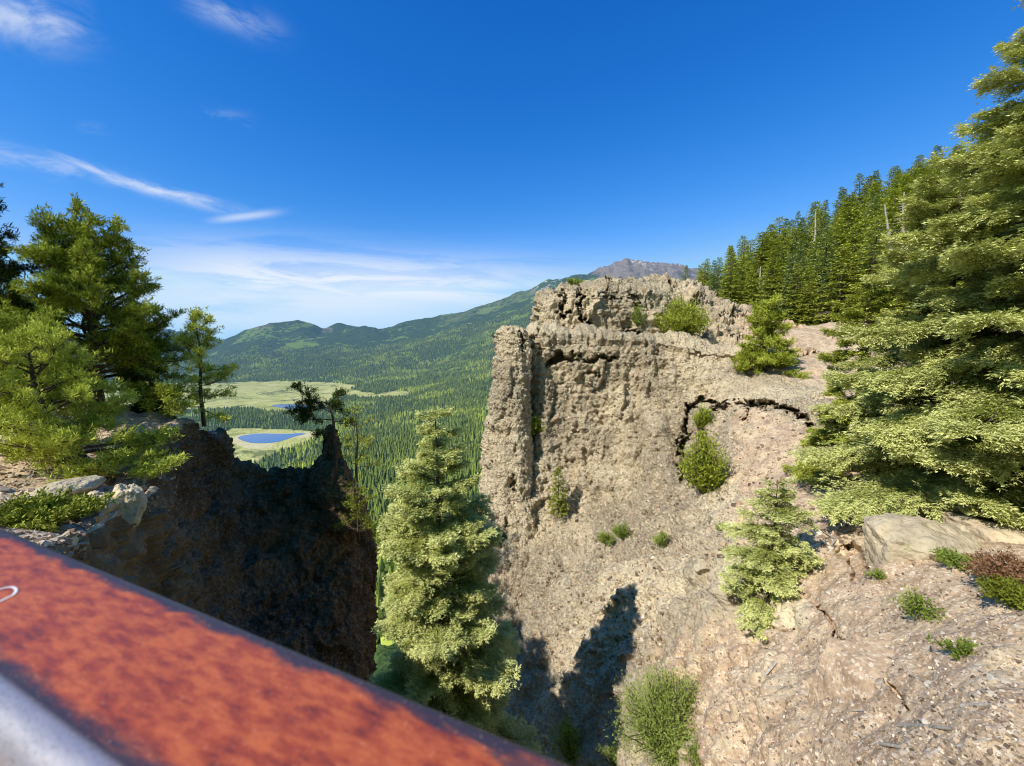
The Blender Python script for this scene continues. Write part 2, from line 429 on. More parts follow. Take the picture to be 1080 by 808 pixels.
cols_px = [520,545,565,600,650,700,750,800,850,900,950,1000,1080,1250,1500]
py_rows = [430,500,560,610,660,720,790,900]
top = [(357,34),(364,37),(352,30.3),(352,30),(356,29.6),(362,29),(371,28),(372,27),(352,31),(345,31),(345,30),(340,30),(335,30),(320,30),(300,30)]
D = {520:[34,30,28,26.2,24.5,22.5,20.5,19],545:[34.5,29.6,26.9,25.2,23.6,21.6,19.5,18],565:[29.7,27.9,26.2,24.2,22.2,20.4,18.8,17.2],
600:[29.2,27.8,25.6,22,19.8,18,16.6,15.2],650:[28.6,26.8,23.4,19.4,17.3,15.8,14.4,13],700:[27.6,25,20.8,17,14.8,13.1,11.5,10.2],
750:[25.5,21.5,16.8,13.6,11.5,9.8,8.3,7],800:[22,17.5,13.8,11.2,9.6,8.2,7,5.8],850:[20.5,15,11.5,9.5,8.2,7,5.9,4.8],
900:[19.5,14,10.5,8.5,7.2,6.1,5.1,4.1],950:[18.5,13,9.7,7.7,6.4,5.4,4.5,3.7],1000:[17.5,12.3,9,7,5.8,4.8,4,3.3],
1080:[16.5,11.3,8.3,6.4,5.2,4.3,3.5,2.9],1250:[15,10,7.4,5.6,4.6,3.8,3.1,2.5],1500:[13,9,6.5,5,4,3.3,2.7,2.2]}
ctrl = []
for (c,(tp_,td_)) in zip(cols_px, top):
    tpt = W(c,tp_,td_)
    rows = [tpt+np.array([1.5,16,-9]), tpt+np.array([.3,4,.0]), tpt]
    if c >= 850: rows = [tpt+np.array([2,10,-3]), tpt+np.array([.5,3,.1]), tpt]
    else:
        tpt2 = W(c, tp_+9, td_-.25); 
    rows += [W(c, tp_+ (10 if c<850 else 25), td_-(.4 if c<850 else 4))]
    rows += [W(c,y,d) for y,d in zip(py_rows, D[c])]
    ctrl.append(rows)
ctrl = np.array(ctrl).transpose(1,0,2)       # rows x cols
U = spans([6,8,10,70,80,70,60,60,60,60,40]); V_ = spans([14,16,30,44,44,44,40,40,40,36,36,50,30,14])
A = cat_w(ctrl.shape[0], U); B = cat_w(ctrl.shape[1], V_)
P = np.einsum('ij,jkl->ikl', A, ctrl); P = np.einsum('mk,ikl->iml', B, P)
N = grid_normals(P)
if (N*P).sum(-1).mean() > 0: N = -N
px, py, dd = to_px(P)
# how much cliff versus dirt
line = 560+ (px-600)*.0
cl = 1-sm(px-60*sm(py,540,620), 690, 850); cl = np.maximum(cl, 0); low = sm(py, 560, 720)
cliffness = np.clip(cl*(1-.25*low)+ .0,0,1)
rockpatch = (1-sm(seg_dist(px,py,[(730,395),(790,410),(860,430)]), 14, 34))
cliffness = np.maximum(cliffness, .6*rockpatch)
cliffness = np.maximum(cliffness, .55*(1-sm(seg_dist(px,py,[(760,600),(790,640),(840,650)]), 12, 30)))
# buttress rib, and a shallow bay beside it
rib = (1-sm(seg_dist(px,py,[(692,432),(694,470),(697,520),(700,560)])-np.clip((py-430)*.13,0,16), 2, 14))*sm(py,428,445)*(1-sm(py,560,600))
P = P - unit(P)*(1.0*rib)[...,None]
P2 = rough(P, N, .27, 3, .55, .42)
sl = N*((fbm(P*.5,4,70)*.28+fbm(P*2.5,3,77)*.07 + np.maximum(0,.35-worley(P*1.3,90)[0])*.28+np.maximum(0,.3-worley(P*4.1,95)[0])*.14))[...,None]
P = P2*cliffness[...,None]+(P+sl)*(1-cliffness[...,None])
P = carve(P, [([(584,381),(594,377)],6,2.2),([(596,381),(625,378),(648,378)],2.6,1.2),([(622,393),(632,395)],2,.8),
  ([(722,424),(727,432),(724,452),(718,470)],4,1.8),([(718,480),(719,508)],3.4,1.5),
  ([(728,425),(742,424),(752,427),(775,425),(800,425),(820,428),(846,440),(852,447)],3.2,1.6),([(788,428),(784,442)],2,1),
  ([(566,345),(569,375)],2,.6),([(742,618),(760,628),(784,626)],3,.5),
  ([(862,640),(884,668),(905,690),(930,712),(962,748)],2.2,.40),([(800,655),(840,668)],2.2,.3),([(896,580),(905,598)],11,.8)])
dirt = np.clip(1-cliffness*1.15,0,1)
dirt = np.maximum(dirt, .62*sm(py,610,690)*sm(px,640,720))
me = mesh_np('cliff', P.reshape(-1,3), grid_faces(*P.shape[:2])[:, ::-1], M_ROCK, True, {'dirt': dirt.ravel(), 'soft': (1-sm(dd, 9, 20)).ravel()})
o = tag(link('cliff', me), kind='structure')

def bvh_of(o): 
    me = o.data; n = len(me.vertices); co = np.empty(n*3, np.float32); me.vertices.foreach_get('co', co)
    fa = np.empty(len(me.loops), np.int32); me.loops.foreach_get('vertex_index', fa)
    return BVHTree.FromPolygons([tuple(v) for v in co.reshape(-1,3).tolist()], fa.reshape(-1,4).tolist())
BV.append(bvh_of(o))
def hit(px, py, dmin=0.5, lists=None):
    d = W(px,py,1.0); v = Vector(d).normalized(); best = None
    for b in (lists or BV):
        h = b.ray_cast(Vector(d*dmin), v)
        if h[0] is not None and (best is None or h[3] < best[1]): best = (h[0], h[3])
    return np.array(best[0]) if best else None
def drop(x, y, lists=None, zt=200):
    best = None
    for b in (lists or BV):
        h = b.ray_cast(Vector((x,y,zt)), Vector((0,0,-1)))
        if h[0] is not None and (best is None or h[0].z > best): best = h[0].z
    return best

# ---------------------------------------------------------------- free-standing rock masses (lofted rings)
def loft(name, rings, nu, nv, amp, k, fine, mat, label=None, cat=None, kind=None, vert=.6, feats=(), capdepth=.4, bvh=True):
    R = np.array([[W(*p) for p in ring] for ring in rings])           # rows x ring pts
    n = R.shape[1]
    ext = np.concatenate([R[:, -2:], R, R[:, :3]], 1)
    th = np.arange(nu)/nu*n
    Bm = cat_w(ext.shape[1], th+2)
    S = np.einsum('mk,ikl->iml', Bm, ext)
    A = lerp_w(len(rings), np.linspace(0, len(rings)-1, nv))
    S = np.einsum('ij,jkl->ikl', A, S)
    c = S[0].mean(0)                                                    # rounded cap
    caps = [c+(S[0]-c)*f+np.array([0,0,capdepth*(1-f*f)]) for f in (.02,.25,.5,.72,.9)]
    # densify cap
    capg = np.einsum('ij,jkl->ikl', lerp_w(6, np.linspace(0,5,max(8,nv//4))), np.array(caps+[S[0]]))
    S = np.concatenate([capg[:-1], S], 0)
    Nn = grid_normals(S, True); ctr = S.mean((0,1)); 
    if (Nn*(S-ctr)).sum(-1).mean() < 0: Nn = -Nn
    S = rough(S, Nn, amp, k, vert, fine); S = carve(S, feats)
    fa = grid_faces(S.shape[0], S.shape[1], True)
    me = mesh_np(name, S.reshape(-1,3), fa, mat, True, {'dirt': np.zeros(S.shape[0]*S.shape[1])})
    o = link(name, me); tag(o, label, cat, kind=kind)
    if bvh: BV.append(bvh_of(o))
    return o
def ring(py, l, r, d, dep, sk=0):
    m = (l+r)/2; return [(l+ (r-l)*.12,py,d+.4),(m,py,d-.15),(r-(r-l)*.1,py,d+.1),(r+sk,py,d+dep*.5),(r-(r-l)*.15,py,d+dep),(m,py,d+dep*1.05),(l+(r-l)*.1,py,d+dep*.9),(l,py,d+dep*.45)]
loft('rock_pillar', [ring(350,526,554,28.3,2.6),ring(362,526,555,28.1,2.8),ring(400,523,556,27.9,3.2),ring(440,516,557,27.6,3.5),ring(480,511,562,27.2,4),ring(530,507,566,26.6,4.5),ring(590,503,572,25.5,5.5),ring(680,500,585,23.5,7),ring(800,500,590,22,8)],
     190, 330, .17, 40, .40, M_ROCK, 'tall pale rock pillar split off the left end of the cliff by a dark cleft', 'rock pillar', capdepth=.12, feats=[([(548,352),(552,372)],2,.8),([(541,500),(543,520)],1.5,.6),([(535,545),(530,575)],1.2,.5)])
loft('rock_outcrop', [[(579,311,33.6),(610,306,32.4),(650,304,32.8),(690,309,33.8),(702,309,37),(690,303,42),(620,303,42),(571,308,38)],
   [(573,318,33.2),(610,315,32.0),(650,313,32.4),(694,317,33.4),(704,316,37),(690,310,42),(620,310,42),(567,316,38)],
   [(571,330,33.0),(610,330,31.9),(655,330,32.2),(696,330,33.2),(706,330,37),(690,330,42),(620,330,42),(566,330,38)],
   [(571,362,32.8),(610,362,31.7),(655,362,32.0),(700,362,33.0),(710,362,37),(690,362,42),(620,362,42),(567,362,38)],
   [(570,400,33),(610,400,31.9),(655,400,32.2),(700,400,33.2),(712,400,37),(690,400,42),(620,400,42),(567,400,38)]],
   460, 190, .34, 60, .30, M_ROCK, 'upper block of weathered tan rock standing on the main cliff top', 'rock outcrop', vert=.5, capdepth=.3,
   feats=[([(594,325),(596,332)],4,1.8),([(592,308),(595,316)],3,1.2),([(613,333),(616,352)],2.2,1.6),([(588,347),(597,350)],3,1.2),([(612,304),(614,330),(617,352)],3,2.0),([(640,300),(642,318)],1.8,.9),([(628,313),(668,315),(676,322)],1.6,.7),([(654,348),(672,352),(674,360)],2.4,1.2),([(671,322),(672,350)],1.6,1.0)])
loft('rock_hump', [[(618,299,37),(640,297,36.5),(660,298,37),(664,298,40),(640,297,43),(616,299,40)],
   [(614,300,36.6),(640,300,36),(664,300,36.6),(668,300,40),(640,300,43),(612,300,40)],[(612,320,36.6),(640,320,36),(666,320,36.6),(670,320,40),(640,320,43),(610,320,40)]],
   180, 60, .25, 75, .35, M_ROCK, 'small rounded knob of rock with a dark hole rising over the upper outcrop', 'rock knob', feats=[([(640,296),(641,304)],3.2,1.6),([(655,298),(657,303)],2,1)])
# terrace behind and right of the block
tp_px = [640,670,700,720,745,770,800,830,860]
t_top = [(299,45),(298,45),(299,44),(303,43),(310,42),(322,40),(334,38),(346,35),(352,33)]
t_mid = [(305,42),(303,42),(305,41),(310,39.5),(318,39),(334,36),(344,34.5),(354,33),(358,32)]
t_low = [(330,38),(330,37.5),(332,37),(334,36),(338,35),(348,33.5),(356,32),(364,30),(368,30)]
t_bot = [(366,34),(366,33.5),(368,33),(370,32),(374,31),(378,30),(382,28.5),(384,27.5),(380,28)]
cg = np.array([[W(p,y,d)+np.array([0,9,-2.5]) for p,(y,d) in zip(tp_px,t_top)],[W(p,y,d)+np.array([0,2.5,.1]) for p,(y,d) in zip(tp_px,t_top)]]+
   [[W(p,y,d) for p,(y,d) in zip(tp_px,t)] for t in (t_top,t_mid,t_low,t_bot)])
A = cat_w(6, spans([6,10,40,50,60])); B = cat_w(9, spans([34]*8))
P = np.einsum('mk,ikl->iml', B, np.einsum('ij,jkl->ikl', A, cg)); N = grid_normals(P)
if (N*P).sum(-1).mean() > 0: N = -N
px,py,dd = to_px(P); P = rough(P, N, .40, 110, .6, .3, 2.0); P = carve(P, [([(706,298),(703,330)],2.4,1.2),([(735,312),(728,345)],2,1.0),([(760,330),(800,338)],1.6,.6),([(770,352),(815,358)],1.5,.5)])
me = mesh_np('terrace', P.reshape(-1,3), grid_faces(*P.shape[:2])[:, ::-1], M_ROCK, True, {'dirt': (.42+.4*sm(px,760,830)).ravel()})
o = tag(link('terrace', me), kind='structure'); BV.append(bvh_of(o))

# ================================================================ LEFT LEDGE AND SHADED WALL
E = [(-150,640,3.6),(40,585,5.4),(105,552,7.4),(148,520,9.6),(168,468,13),(192,447,16),(228,466,18.4),(250,490,19.6),(305,499,20.6),(360,508,21.4),(386,545,22.2),(398,600,22.4),(396,660,22.8)]
Bt = [(-60,900,3.0),(80,900,4.0),(150,880,5.4),(190,860,7.2),(225,850,9),(255,850,10.6),(285,850,12),(305,850,13),(335,850,14),(368,850,15),(392,850,16),(398,850,17.5),(396,850,19)]
g = []
for i,(e,b) in enumerate(zip(E,Bt)):
    e_ = W(*e); b_ = W(*b)
    if i <= 5:
        zs = [-2.2,-2.45,-2.75,-2.95,-3.05,-2.95][i]
        ys = e_[1]+[0,0,.3,.8,1.0,.5][i]
        rows = [np.array([-60,ys+(i*2.0),zs-1-i*.5]), np.array([-30,ys+i*1.0,zs]), np.array([-17,ys+i*.3,zs+.1]), (e_*.45+np.array([-17,ys,zs+.15])*.55)+np.array([0,0,.12]), e_+np.array([-.5,.1,.08])]
        if i == 5: rows[0][2]-=6; rows[1][2]-=3; rows[2][2]-=.5
    else:
        rows = [e_+np.array([-14,10,-30]), e_+np.array([-8,6,-16]), e_+np.array([-4,3,-8]), e_+np.array([-1.8,1.2,-2.8]), e_+np.array([-.5,.4,-.3])]
    rows.append(e_)
    for f in (.06,.16,.36,.62,.82,1.0):
        p = e_*(1-f)+b_*f; p = p - np.array([math.sin(f*math.pi)*.5,0,0]); rows.append(p)
    g.append(rows)
g = np.array(g).transpose(1,0,2)
A = cat_w(g.shape[0], spans([6,10,34,40,20,14,20,40,56,44,26])); B = cat_w(g.shape[1], spans([14,24,36,40,46,40,36,30,44,44,34,30]))
P = np.einsum('mk,ikl->iml', B, np.einsum('ij,jkl->ikl', A, g)); N = grid_normals(P)
if N[P.shape[0]//2, P.shape[1]//2, 0] < 0: N = -N
rowi = np.interp(np.arange(P.shape[0]), np.cumsum([0,6,10,34,40,20,14,20,40,56,44,26]), np.arange(12))
wallm = sm(rowi, 4.0, 5.6)[:,None]*np.ones((1,P.shape[1]))
coli = np.interp(np.arange(P.shape[1]), np.cumsum([0,14,24,36,40,46,40,36,30,44,44,34,30]), np.arange(13))[None,:]*np.ones((P.shape[0],1))
wallm = np.maximum(wallm, sm(coli,5.2,6))
Pr = rough(P, N, .25, 140, .6, .42)
st1,st2 = worley(P*.8, 160); st3,_ = worley(P*2.3,165)
Ps = P+N*(fbm(P*.6,4,150)*.30+fbm(P*3,3,155)*.06+np.maximum(0,.42-st1)*.5+np.maximum(0,.36-st3)*.22)[...,None]
P = Pr*wallm[...,None]+Ps*(1-wallm[...,None])
me = mesh_np('ledge', P.reshape(-1,3), grid_faces(*P.shape[:2])[:, ::-1], M_ROCK, True, {'dirt': (1-wallm).ravel(), 'soft': (1-sm(to_px(P)[2], 9, 18)).ravel()})
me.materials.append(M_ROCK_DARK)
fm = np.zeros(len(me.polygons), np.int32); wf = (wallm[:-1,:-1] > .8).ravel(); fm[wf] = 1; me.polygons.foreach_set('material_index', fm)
o = tag(link('ledge', me), kind='structure'); BV_LEDGE = [bvh_of(o)]; BV += BV_LEDGE
# pinnacle
def pring(py, l, r, d, dep): return ring(py, l, r, d, dep)
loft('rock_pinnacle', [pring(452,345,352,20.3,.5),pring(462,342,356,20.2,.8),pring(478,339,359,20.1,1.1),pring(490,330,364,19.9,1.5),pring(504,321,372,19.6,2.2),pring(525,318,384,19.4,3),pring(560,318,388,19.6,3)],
     130, 120, .10, 200, .30, M_ROCK_DARK, 'narrow dark rock pinnacle tapering upward at the end of the left cliff', 'rock pinnacle', capdepth=.2)  # shade from the ledge and its trees is in the dark rock colour

# ================================================================ OVERLOOK GROUND UNDER THE CAMERA
xs = np.linspace(-9,9,120); ys = np.linspace(-8,6,150)
X,Y = np.meshgrid(xs, ys); sl_ = (Y-.42*0+(X*.43)) - .95
Z = -1.42 - np.where(sl_>0, 9*sm(sl_,0,2.6)+3.2*np.maximum(0,sl_-1.3), 0)
rt = sm(X, 2.2, 5.0); Z = Z*(1-rt)+np.maximum(Z, -3.9-.25*(6-X).clip(0,9)+0*Y-.5)*rt
P = np.stack([X,Y,Z],-1); P[...,2] += fbm(P*1.4,4,210)*.10*(Y>-9)+fbm(P*6,2,214)*.02
me = mesh_np('overlook_ground', P.reshape(-1,3), grid_faces(*P.shape[:2])[:, ::-1], M_ROCK, True, {'dirt': np.ones(P.shape[0]*P.shape[1])})
tag(link('overlook_ground', me), kind='structure')

# ================================================================ HILLSIDE ON THE RIGHT (under the conifers)
hp = [640,700,760,800,870,950,1020,1100,1300,1600]
rows_h = [
 [(380,36),(378,37),(366,37),(358,35),(362,30.5),(362,30),(362,29.5),(362,29),(360,28),(350,26)],
 [(345,42),(345,42),(345,42),(340,41),(345,36),(345,35),(335,35),(325,35),(310,34),(290,32)],
 [(330,52),(322,52),(325,50),(318,50),(315,46),(300,45),(290,45),(275,45),(255,44),(230,42)],
 [(325,66),(315,66),(310,62),(295,62),(280,60),(258,60),(240,60),(220,60),(190,58),(160,55)],
 [(325,80),(315,78),(304,74),(280,76),(250,80),(218,82),(192,85),(165,86),(125,84),(90,80)],
 [(345,95),(335,95),(325,95),(300,100),(270,105),(240,110),(212,115),(185,115),(145,110),(110,105)]]
cg = np.array([[W(p,y,d) for p,(y,d) in zip(hp,r_)] for r_ in rows_h])
A = cat_w(6, spans([14]*5)); B = cat_w(10, spans([14]*9))
P = np.einsum('mk,ikl->iml', B, np.einsum('ij,jkl->ikl', A, cg)); P[...,2] += fbm(P*.12,4,230)*1.2
def ground_mat():
    m, T = new_mat('forest_floor'); pos = T.node('ShaderNodeNewGeometry').outputs['Position']
    n = T.noise(pos, .6, 6, .65); c = T.ramp(n, [(.3,(.05,.055,.03)),(.55,(.16,.13,.085)),(.75,(.38,.30,.21))])
    finish(T, c, .95, n, .8, .3); return m
M_FLOOR = ground_mat()
me = mesh_np('hillside', P.reshape(-1,3), grid_faces(*P.shape[:2]), M_FLOOR, True)
o = tag(link('hillside', me), kind='structure'); BV_H = [bvh_of(o)]

# ================================================================ VALLEY AND MOUNTAINS
dn = [60,120,180,260,360,500,700,950,1370,1700,2100,2600,3300,4000,4800,5600,6500,7500,9000]
ZF = -305.0
def Fy(d): return 404-F*((ZF/d+SP)/CP)
N_ = None
T_ = {
-1400:[1100,850,740,660,610,560,520,500,N_,N_,N_,N_,N_,398,389,378,366,356,353],
-500:[1100,850,740,660,610,560,520,500,N_,N_,N_,N_,N_,398,389,378,366,352,349],
-100:[1100,850,740,660,610,560,520,500,N_,N_,N_,N_,N_,398,389,378,366,354,351],
60:[1100,850,740,660,610,560,520,500,N_,N_,N_,N_,N_,398,389,378,366,353,350],
110:[1100,850,740,660,610,560,520,500,N_,N_,N_,N_,N_,398,389,378,366,356,353],
132:[1100,850,740,660,610,560,520,500,N_,N_,N_,N_,N_,398,389,378,366,354,351],
150:[1100,850,740,660,610,560,520,500,N_,N_,N_,N_,N_,398,389,378,366,354,349],
180:[1100,850,740,660,610,560,520,500,N_,N_,N_,N_,N_,397,388,377,364,353,349],
208:[1100,850,740,660,610,560,520,N_,N_,N_,N_,N_,N_,395,386,374,363,358,352],
245:[1100,850,740,660,605,555,515,N_,N_,N_,N_,N_,N_,393,379,366,358,362,362],
270:[1100,850,740,655,600,550,512,N_,N_,N_,N_,N_,N_,392,376,360,347,352,365],
300:[1100,850,730,650,590,545,506,500,N_,N_,N_,N_,N_,391,374,357,340,346,365],
325:[1100,840,720,640,585,540,500,488,N_,N_,N_,N_,N_,390,372,356,341,348,365],
341:[1080,820,700,630,580,535,498,482,460,N_,427,N_,N_,389,372,357,346,350,365],
362:[1050,800,690,620,570,530,495,477,455,440,426,414,403,389,371,355,342,348,365],
392:[1000,780,660,600,555,520,490,473,452,438,425,411,398,384,368,353,343,348,365],
405:[1000,770,650,592,550,515,489,471,450,436,423,409,396,381,366,352,346,350,365],
450:[950,740,640,580,540,505,480,462,443,430,418,405,391,376,360,346,336,342,365],
500:[900,700,610,560,525,495,470,452,434,421,408,394,379,364,349,336,327,333,360],
545:[880,690,600,550,515,485,460,443,426,413,399,384,369,352,335,322,312,320,350],
570:[880,690,600,550,515,485,458,440,422,408,394,379,362,344,326,311,301,308,350],
600:[880,690,600,550,515,485,458,440,420,405,390,374,356,338,318,302,294,300,350],
640:[880,690,600,550,515,485,458,440,418,402,386,369,350,331,310,295,286,288,350],
672:[880,690,600,550,515,485,458,440,418,402,386,369,350,328,306,288,278,284,350],
700:[880,690,600,550,515,485,458,440,418,402,386,369,350,328,306,289,279,284,350],
722:[880,690,600,550,515,485,458,440,418,402,386,369,350,330,308,291,281,290,350],
760:[880,690,600,550,515,485,458,440,418,402,386,369,350,334,316,305,298,304,350],
830:[880,690,600,550,515,485,458,440,418,402,386,369,350,338,330,322,320,325,350],
900:[880,690,600,550,515,485,458,440,418,402,386,369,350,338,330,322,320,325,350],
1100:[880,690,600,550,515,485,458,440,418,402,386,369,350,338,330,322,320,325,350],
2400:[880,690,600,550,515,485,458,440,418,402,386,369,350,338,330,322,320,325,350]}
tpx = list(T_.keys())
cg = np.array([[W(p, (Fy(d) if y is None else y), d) for p,y in zip(tpx,[T_[q][i] for q in tpx])] for i,d in enumerate(dn)])
A = lerp_w(len(dn), spans([4,5,6,8,10,14,18,22,22,22,24,26,30,34,36,40,26,12])); B = cat_w(len(tpx), spans([10,8,8,8,8,10,10,14,20,18,20,18,14,16,20,12,30,34,32,22,24,30,26,24,20,14,12,8,6]))
P = np.einsum('mk,ikl->iml', B, np.einsum('ij,jkl->ikl', A, cg))
px,py,dd = to_px(P)
up = np.maximum(0, P[...,2]-ZF-12); am = np.minimum(1, up/120)
far_amp = np.clip(dd,60,6500)
rg = 1-np.abs(fbm(P*np.array([1/1300,1/1300,1/1300])+3, 5, 300))
P[...,2] += am*((fbm(P/420, 5, 310)*.010+ (rg-.8)*.028)*far_amp) + am*fbm(P/60,3,320)*np.minimum(6,dd*.02)
pk = sm(px,560,640)*sm(dd,4600,6000)*(1-sm(px,760,820))
P[...,2] += pk*((1-np.abs(fbm(P/300,5,330)))-.75)*330
P[...,2] = np.maximum(P[...,2], ZF)
dist = np.linalg.norm(P,axis=-1)
TER = (P.copy(), px, py, dd)
# meadow mask on the valley floor
def inpoly(x, y, poly):
    r = np.zeros(x.shape, bool); n = len(poly)
    for i in range(n):
        x1,y1 = poly[i]; x2,y2 = poly[(i+1)%n]
        c = ((y1>y) != (y2>y)) & (x < (x2-x1)*(y-y1)/((y2-y1)+1e-12)+x1); r ^= c
    return r
MEADOW = [[(-1400,403),(180,404.5),(230,404),(300,402),(345,403),(376,406),(372,411),(400,416),(395,419),(360,418),(345,424),(330,434),(285,434),(255,431),(215,432),(-1400,440)],
          [(-1400,458),(228,459),(245,452),(300,453),(345,455),(333,462),(320,470),(280,482),(262,492),(235,500),(-1400,560)],
          [(395,416),(420,412),(440,414),(425,418),(400,419)]]
def gpx(P):   # pixel of undisplaced floor
    return to_px(P)
gx,gy,_ = to_px(np.stack([P[...,0],P[...,1],P[...,2]],-1))
gxx = gx+fbm(P/90,3,340)*6; gyy = gy+fbm(P/90,3,345)*1.2
mead = np.zeros(gx.shape)
for m_ in MEADOW: mead = np.maximum(mead, inpoly(gxx,gyy,m_))
def terrain_mat():
    m, T = new_mat('valley_terrain'); g = T.node('ShaderNodeNewGeometry'); pos = g.outputs['Position']
    sep = T.node('ShaderNodeSeparateXYZ', ins={'Vector': pos})
    md = T.attr('meadow'); pk = T.attr('peak'); dist = T.attr('dist')
    n1 = T.noise(pos, .0016, 6, .6, .5); n2 = T.noise(pos, .012, 5, .65); n3 = T.noise(pos, .06, 4, .7)
    forest = T.ramp(n3, [(.35,(.020,.044,.018)),(.6,(.09,.14,.042))])
    aspen = T.ramp(n3, [(.35,(.13,.21,.035)),(.65,(.30,.40,.07))])
    vf = T.step(T.math('ADD', n1, T.math('MULTIPLY', T.math('SUBTRACT', n2, .5), .6)), .52, .60)
    vf = T.math('MULTIPLY', vf, T.step(dist, 350, 800))
    c = T.mix(vf, forest, aspen)
    mc = T.ramp(n2, [(.3,(.42,.44,.12)),(.5,(.64,.61,.20)),(.7,(.80,.73,.34))])
    mc = T.mix(T.step(T.noise(pos,.005,4,.6,1.2), .55, .62), mc, (.24,.27,.09))
    c = T.mix(md, c, mc)
    # rock showing on crests and on the peak
    rk = T.ramp(n3, [(.3,(.20,.15,.125)),(.7,(.46,.37,.30))])
    crest = T.attr('crest')
    c = T.mix(T.math('MULTIPLY', T.step(T.math('ADD', crest, T.math('SUBTRACT', n2, .5)), .92, 1.05), .7), c, rk)
    c = T.mix(T.step(T.math('ADD', pk, T.math('MULTIPLY', T.math('SUBTRACT', n2, .5), .5)), .5, .62), c, rk)
    sn = T.noise(pos, .006, 6, .72, .6)
    nz = T.node('ShaderNodeSeparateXYZ', ins={'Vector': g.outputs['Normal']})
    c = T.mix(T.math('MULTIPLY', T.step(sn, .545, .60), T.attr('snow')), c, (.82,.84,.88))
    # grassy alpine band
    c = T.mix(T.math('MULTIPLY', T.attr('alp'), T.step(n2,.40,.55)), c, (.20,.24,.08))
    # haze painted in as blue emission, mixed stronger with distance from the overlook
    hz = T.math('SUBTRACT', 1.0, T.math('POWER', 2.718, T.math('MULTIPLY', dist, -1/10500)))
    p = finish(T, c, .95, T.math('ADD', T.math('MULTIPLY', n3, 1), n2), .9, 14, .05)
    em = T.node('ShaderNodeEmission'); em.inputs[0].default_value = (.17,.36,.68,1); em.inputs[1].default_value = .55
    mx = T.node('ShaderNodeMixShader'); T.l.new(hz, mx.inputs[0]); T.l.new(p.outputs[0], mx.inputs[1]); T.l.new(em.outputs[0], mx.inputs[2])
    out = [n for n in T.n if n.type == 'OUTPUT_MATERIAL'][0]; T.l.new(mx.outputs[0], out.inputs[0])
    return m
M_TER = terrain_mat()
crest = sm(dd,5000,6400)*(1-sm(dd,6700,7400))*np.clip((1-sm(np.abs(px-278),5,24))+(1-sm(np.abs(px-345),4,16))+.7*(1-sm(np.abs(px-403),3,14))+.7*(1-sm(np.abs(px-452),4,14)),0,1)
peakm = sm(px,585,660)*sm(dd,4500,5800)
snow = np.maximum(sm(px,545,570)*(1-sm(px,600,620))*sm(dd,5700,6300), sm(px,640,665)*(1-sm(px,735,745))*sm(dd,5300,6200))
alp = sm(px,455,480)*(1-sm(px,560,575))*sm(dd,5500,6000)*.9
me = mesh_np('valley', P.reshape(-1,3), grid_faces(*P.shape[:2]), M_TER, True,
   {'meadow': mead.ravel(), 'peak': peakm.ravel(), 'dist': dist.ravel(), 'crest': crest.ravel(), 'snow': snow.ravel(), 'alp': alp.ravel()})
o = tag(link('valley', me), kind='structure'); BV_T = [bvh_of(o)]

# lakes
def water_mat():
    m, T = new_mat('lake_water'); pos = T.node('ShaderNodeNewGeometry').outputs['Position']
    p = finish(T, (.04,.14,.34), .12, T.noise(pos,.4,2), .05, .2, .5); return m
M_WATER = water_mat()
def lake(name, poly, mat=None, dz=1.2):
    pts = []
    for i,(a,b) in enumerate(poly):
        d = W(a,b,1.0); s = (ZF+dz)/d[2]; pts.append(d*s)
    pts = np.array(pts); M = np.concatenate([pts[-1:],pts,pts[:2]]); n = len(pts)
    Q = cat_w(len(M), 1+np.arange(n*6)/6)@M; c = Q.mean(0)
    V = np.concatenate([[c],Q]); k = len(Q); f = np.array([[0,1+i,1+(i+1)%k] for i in range(k)])
    if np.cross(V[f[0,1]]-c, V[f[0,2]]-c)[2] < 0: f = f[:, ::-1]
    return tag(link(name, mesh_np(name, V, f, mat or M_WATER, True)), kind='structure')
LK1 = [(251,462),(258,459),(275,457.2),(300,457.6),(316,456.8),(322,457.5),(312,460),(303,463),(293,466),(278,467.5),(262,466.5)]
LK2 = [(287,428),(298,426.2),(318,427),(335,429),(325,432),(305,431.5)]
m_, T_s = new_mat('shore_mud'); finish(T_s, T_s.ramp(T_s.noise(T_s.node('ShaderNodeNewGeometry').outputs['Position'], .08, 5, .7), [(.3,(.46,.42,.20)),(.7,(.70,.63,.40))]), .95)
lake('lake_shore', [(243,464),(249,459.5),(258,458.2),(275,456.7),(300,457.2),(325,456.2),(345,455),(352,456),(330,460),(316,464),(305,467),(292,471),(270,474),(254,471)], m_, .7)
lake('lake', LK1); lake('pond_water', LK2)

# ---------------------------------------------------------------- forest on the valley sides
def far_tree_geo(sides, tiers, rng, jag=.25):
    V=[];Fc=[];t=[]
    for k in range(tiers):
        z0 = k/tiers*.8+.03; z1 = min(1,z0+1.5/tiers); r = .20*(1-k/tiers)**.8+.02
        n0 = len(V)
        for s in range(sides):
            a = s/sides*2*math.pi+k; rr = r*(1+rng.uniform(-jag,jag)); V.append((math.cos(a)*rr,math.sin(a)*rr,z0+rng.uniform(-.03,.03))); t.append(.35)
        V.append((0,0,z1)); t.append(.75)
        for s in range(sides): Fc.append((n0+s,n0+(s+1)%sides,n0+sides))
    return np.array(V),np.array(Fc),np.array(t)
pts = TER[0]; 
NR = np.random.default_rng(55)
def scatter(n, dlo, dhi, plo, phi, power=1.0):
    dlt = NR.uniform(0,1,n); d = np.sqrt(dlo**2+(dhi**2-dlo**2)*dlt); p = NR.uniform(plo,phi,n)
    return p,d
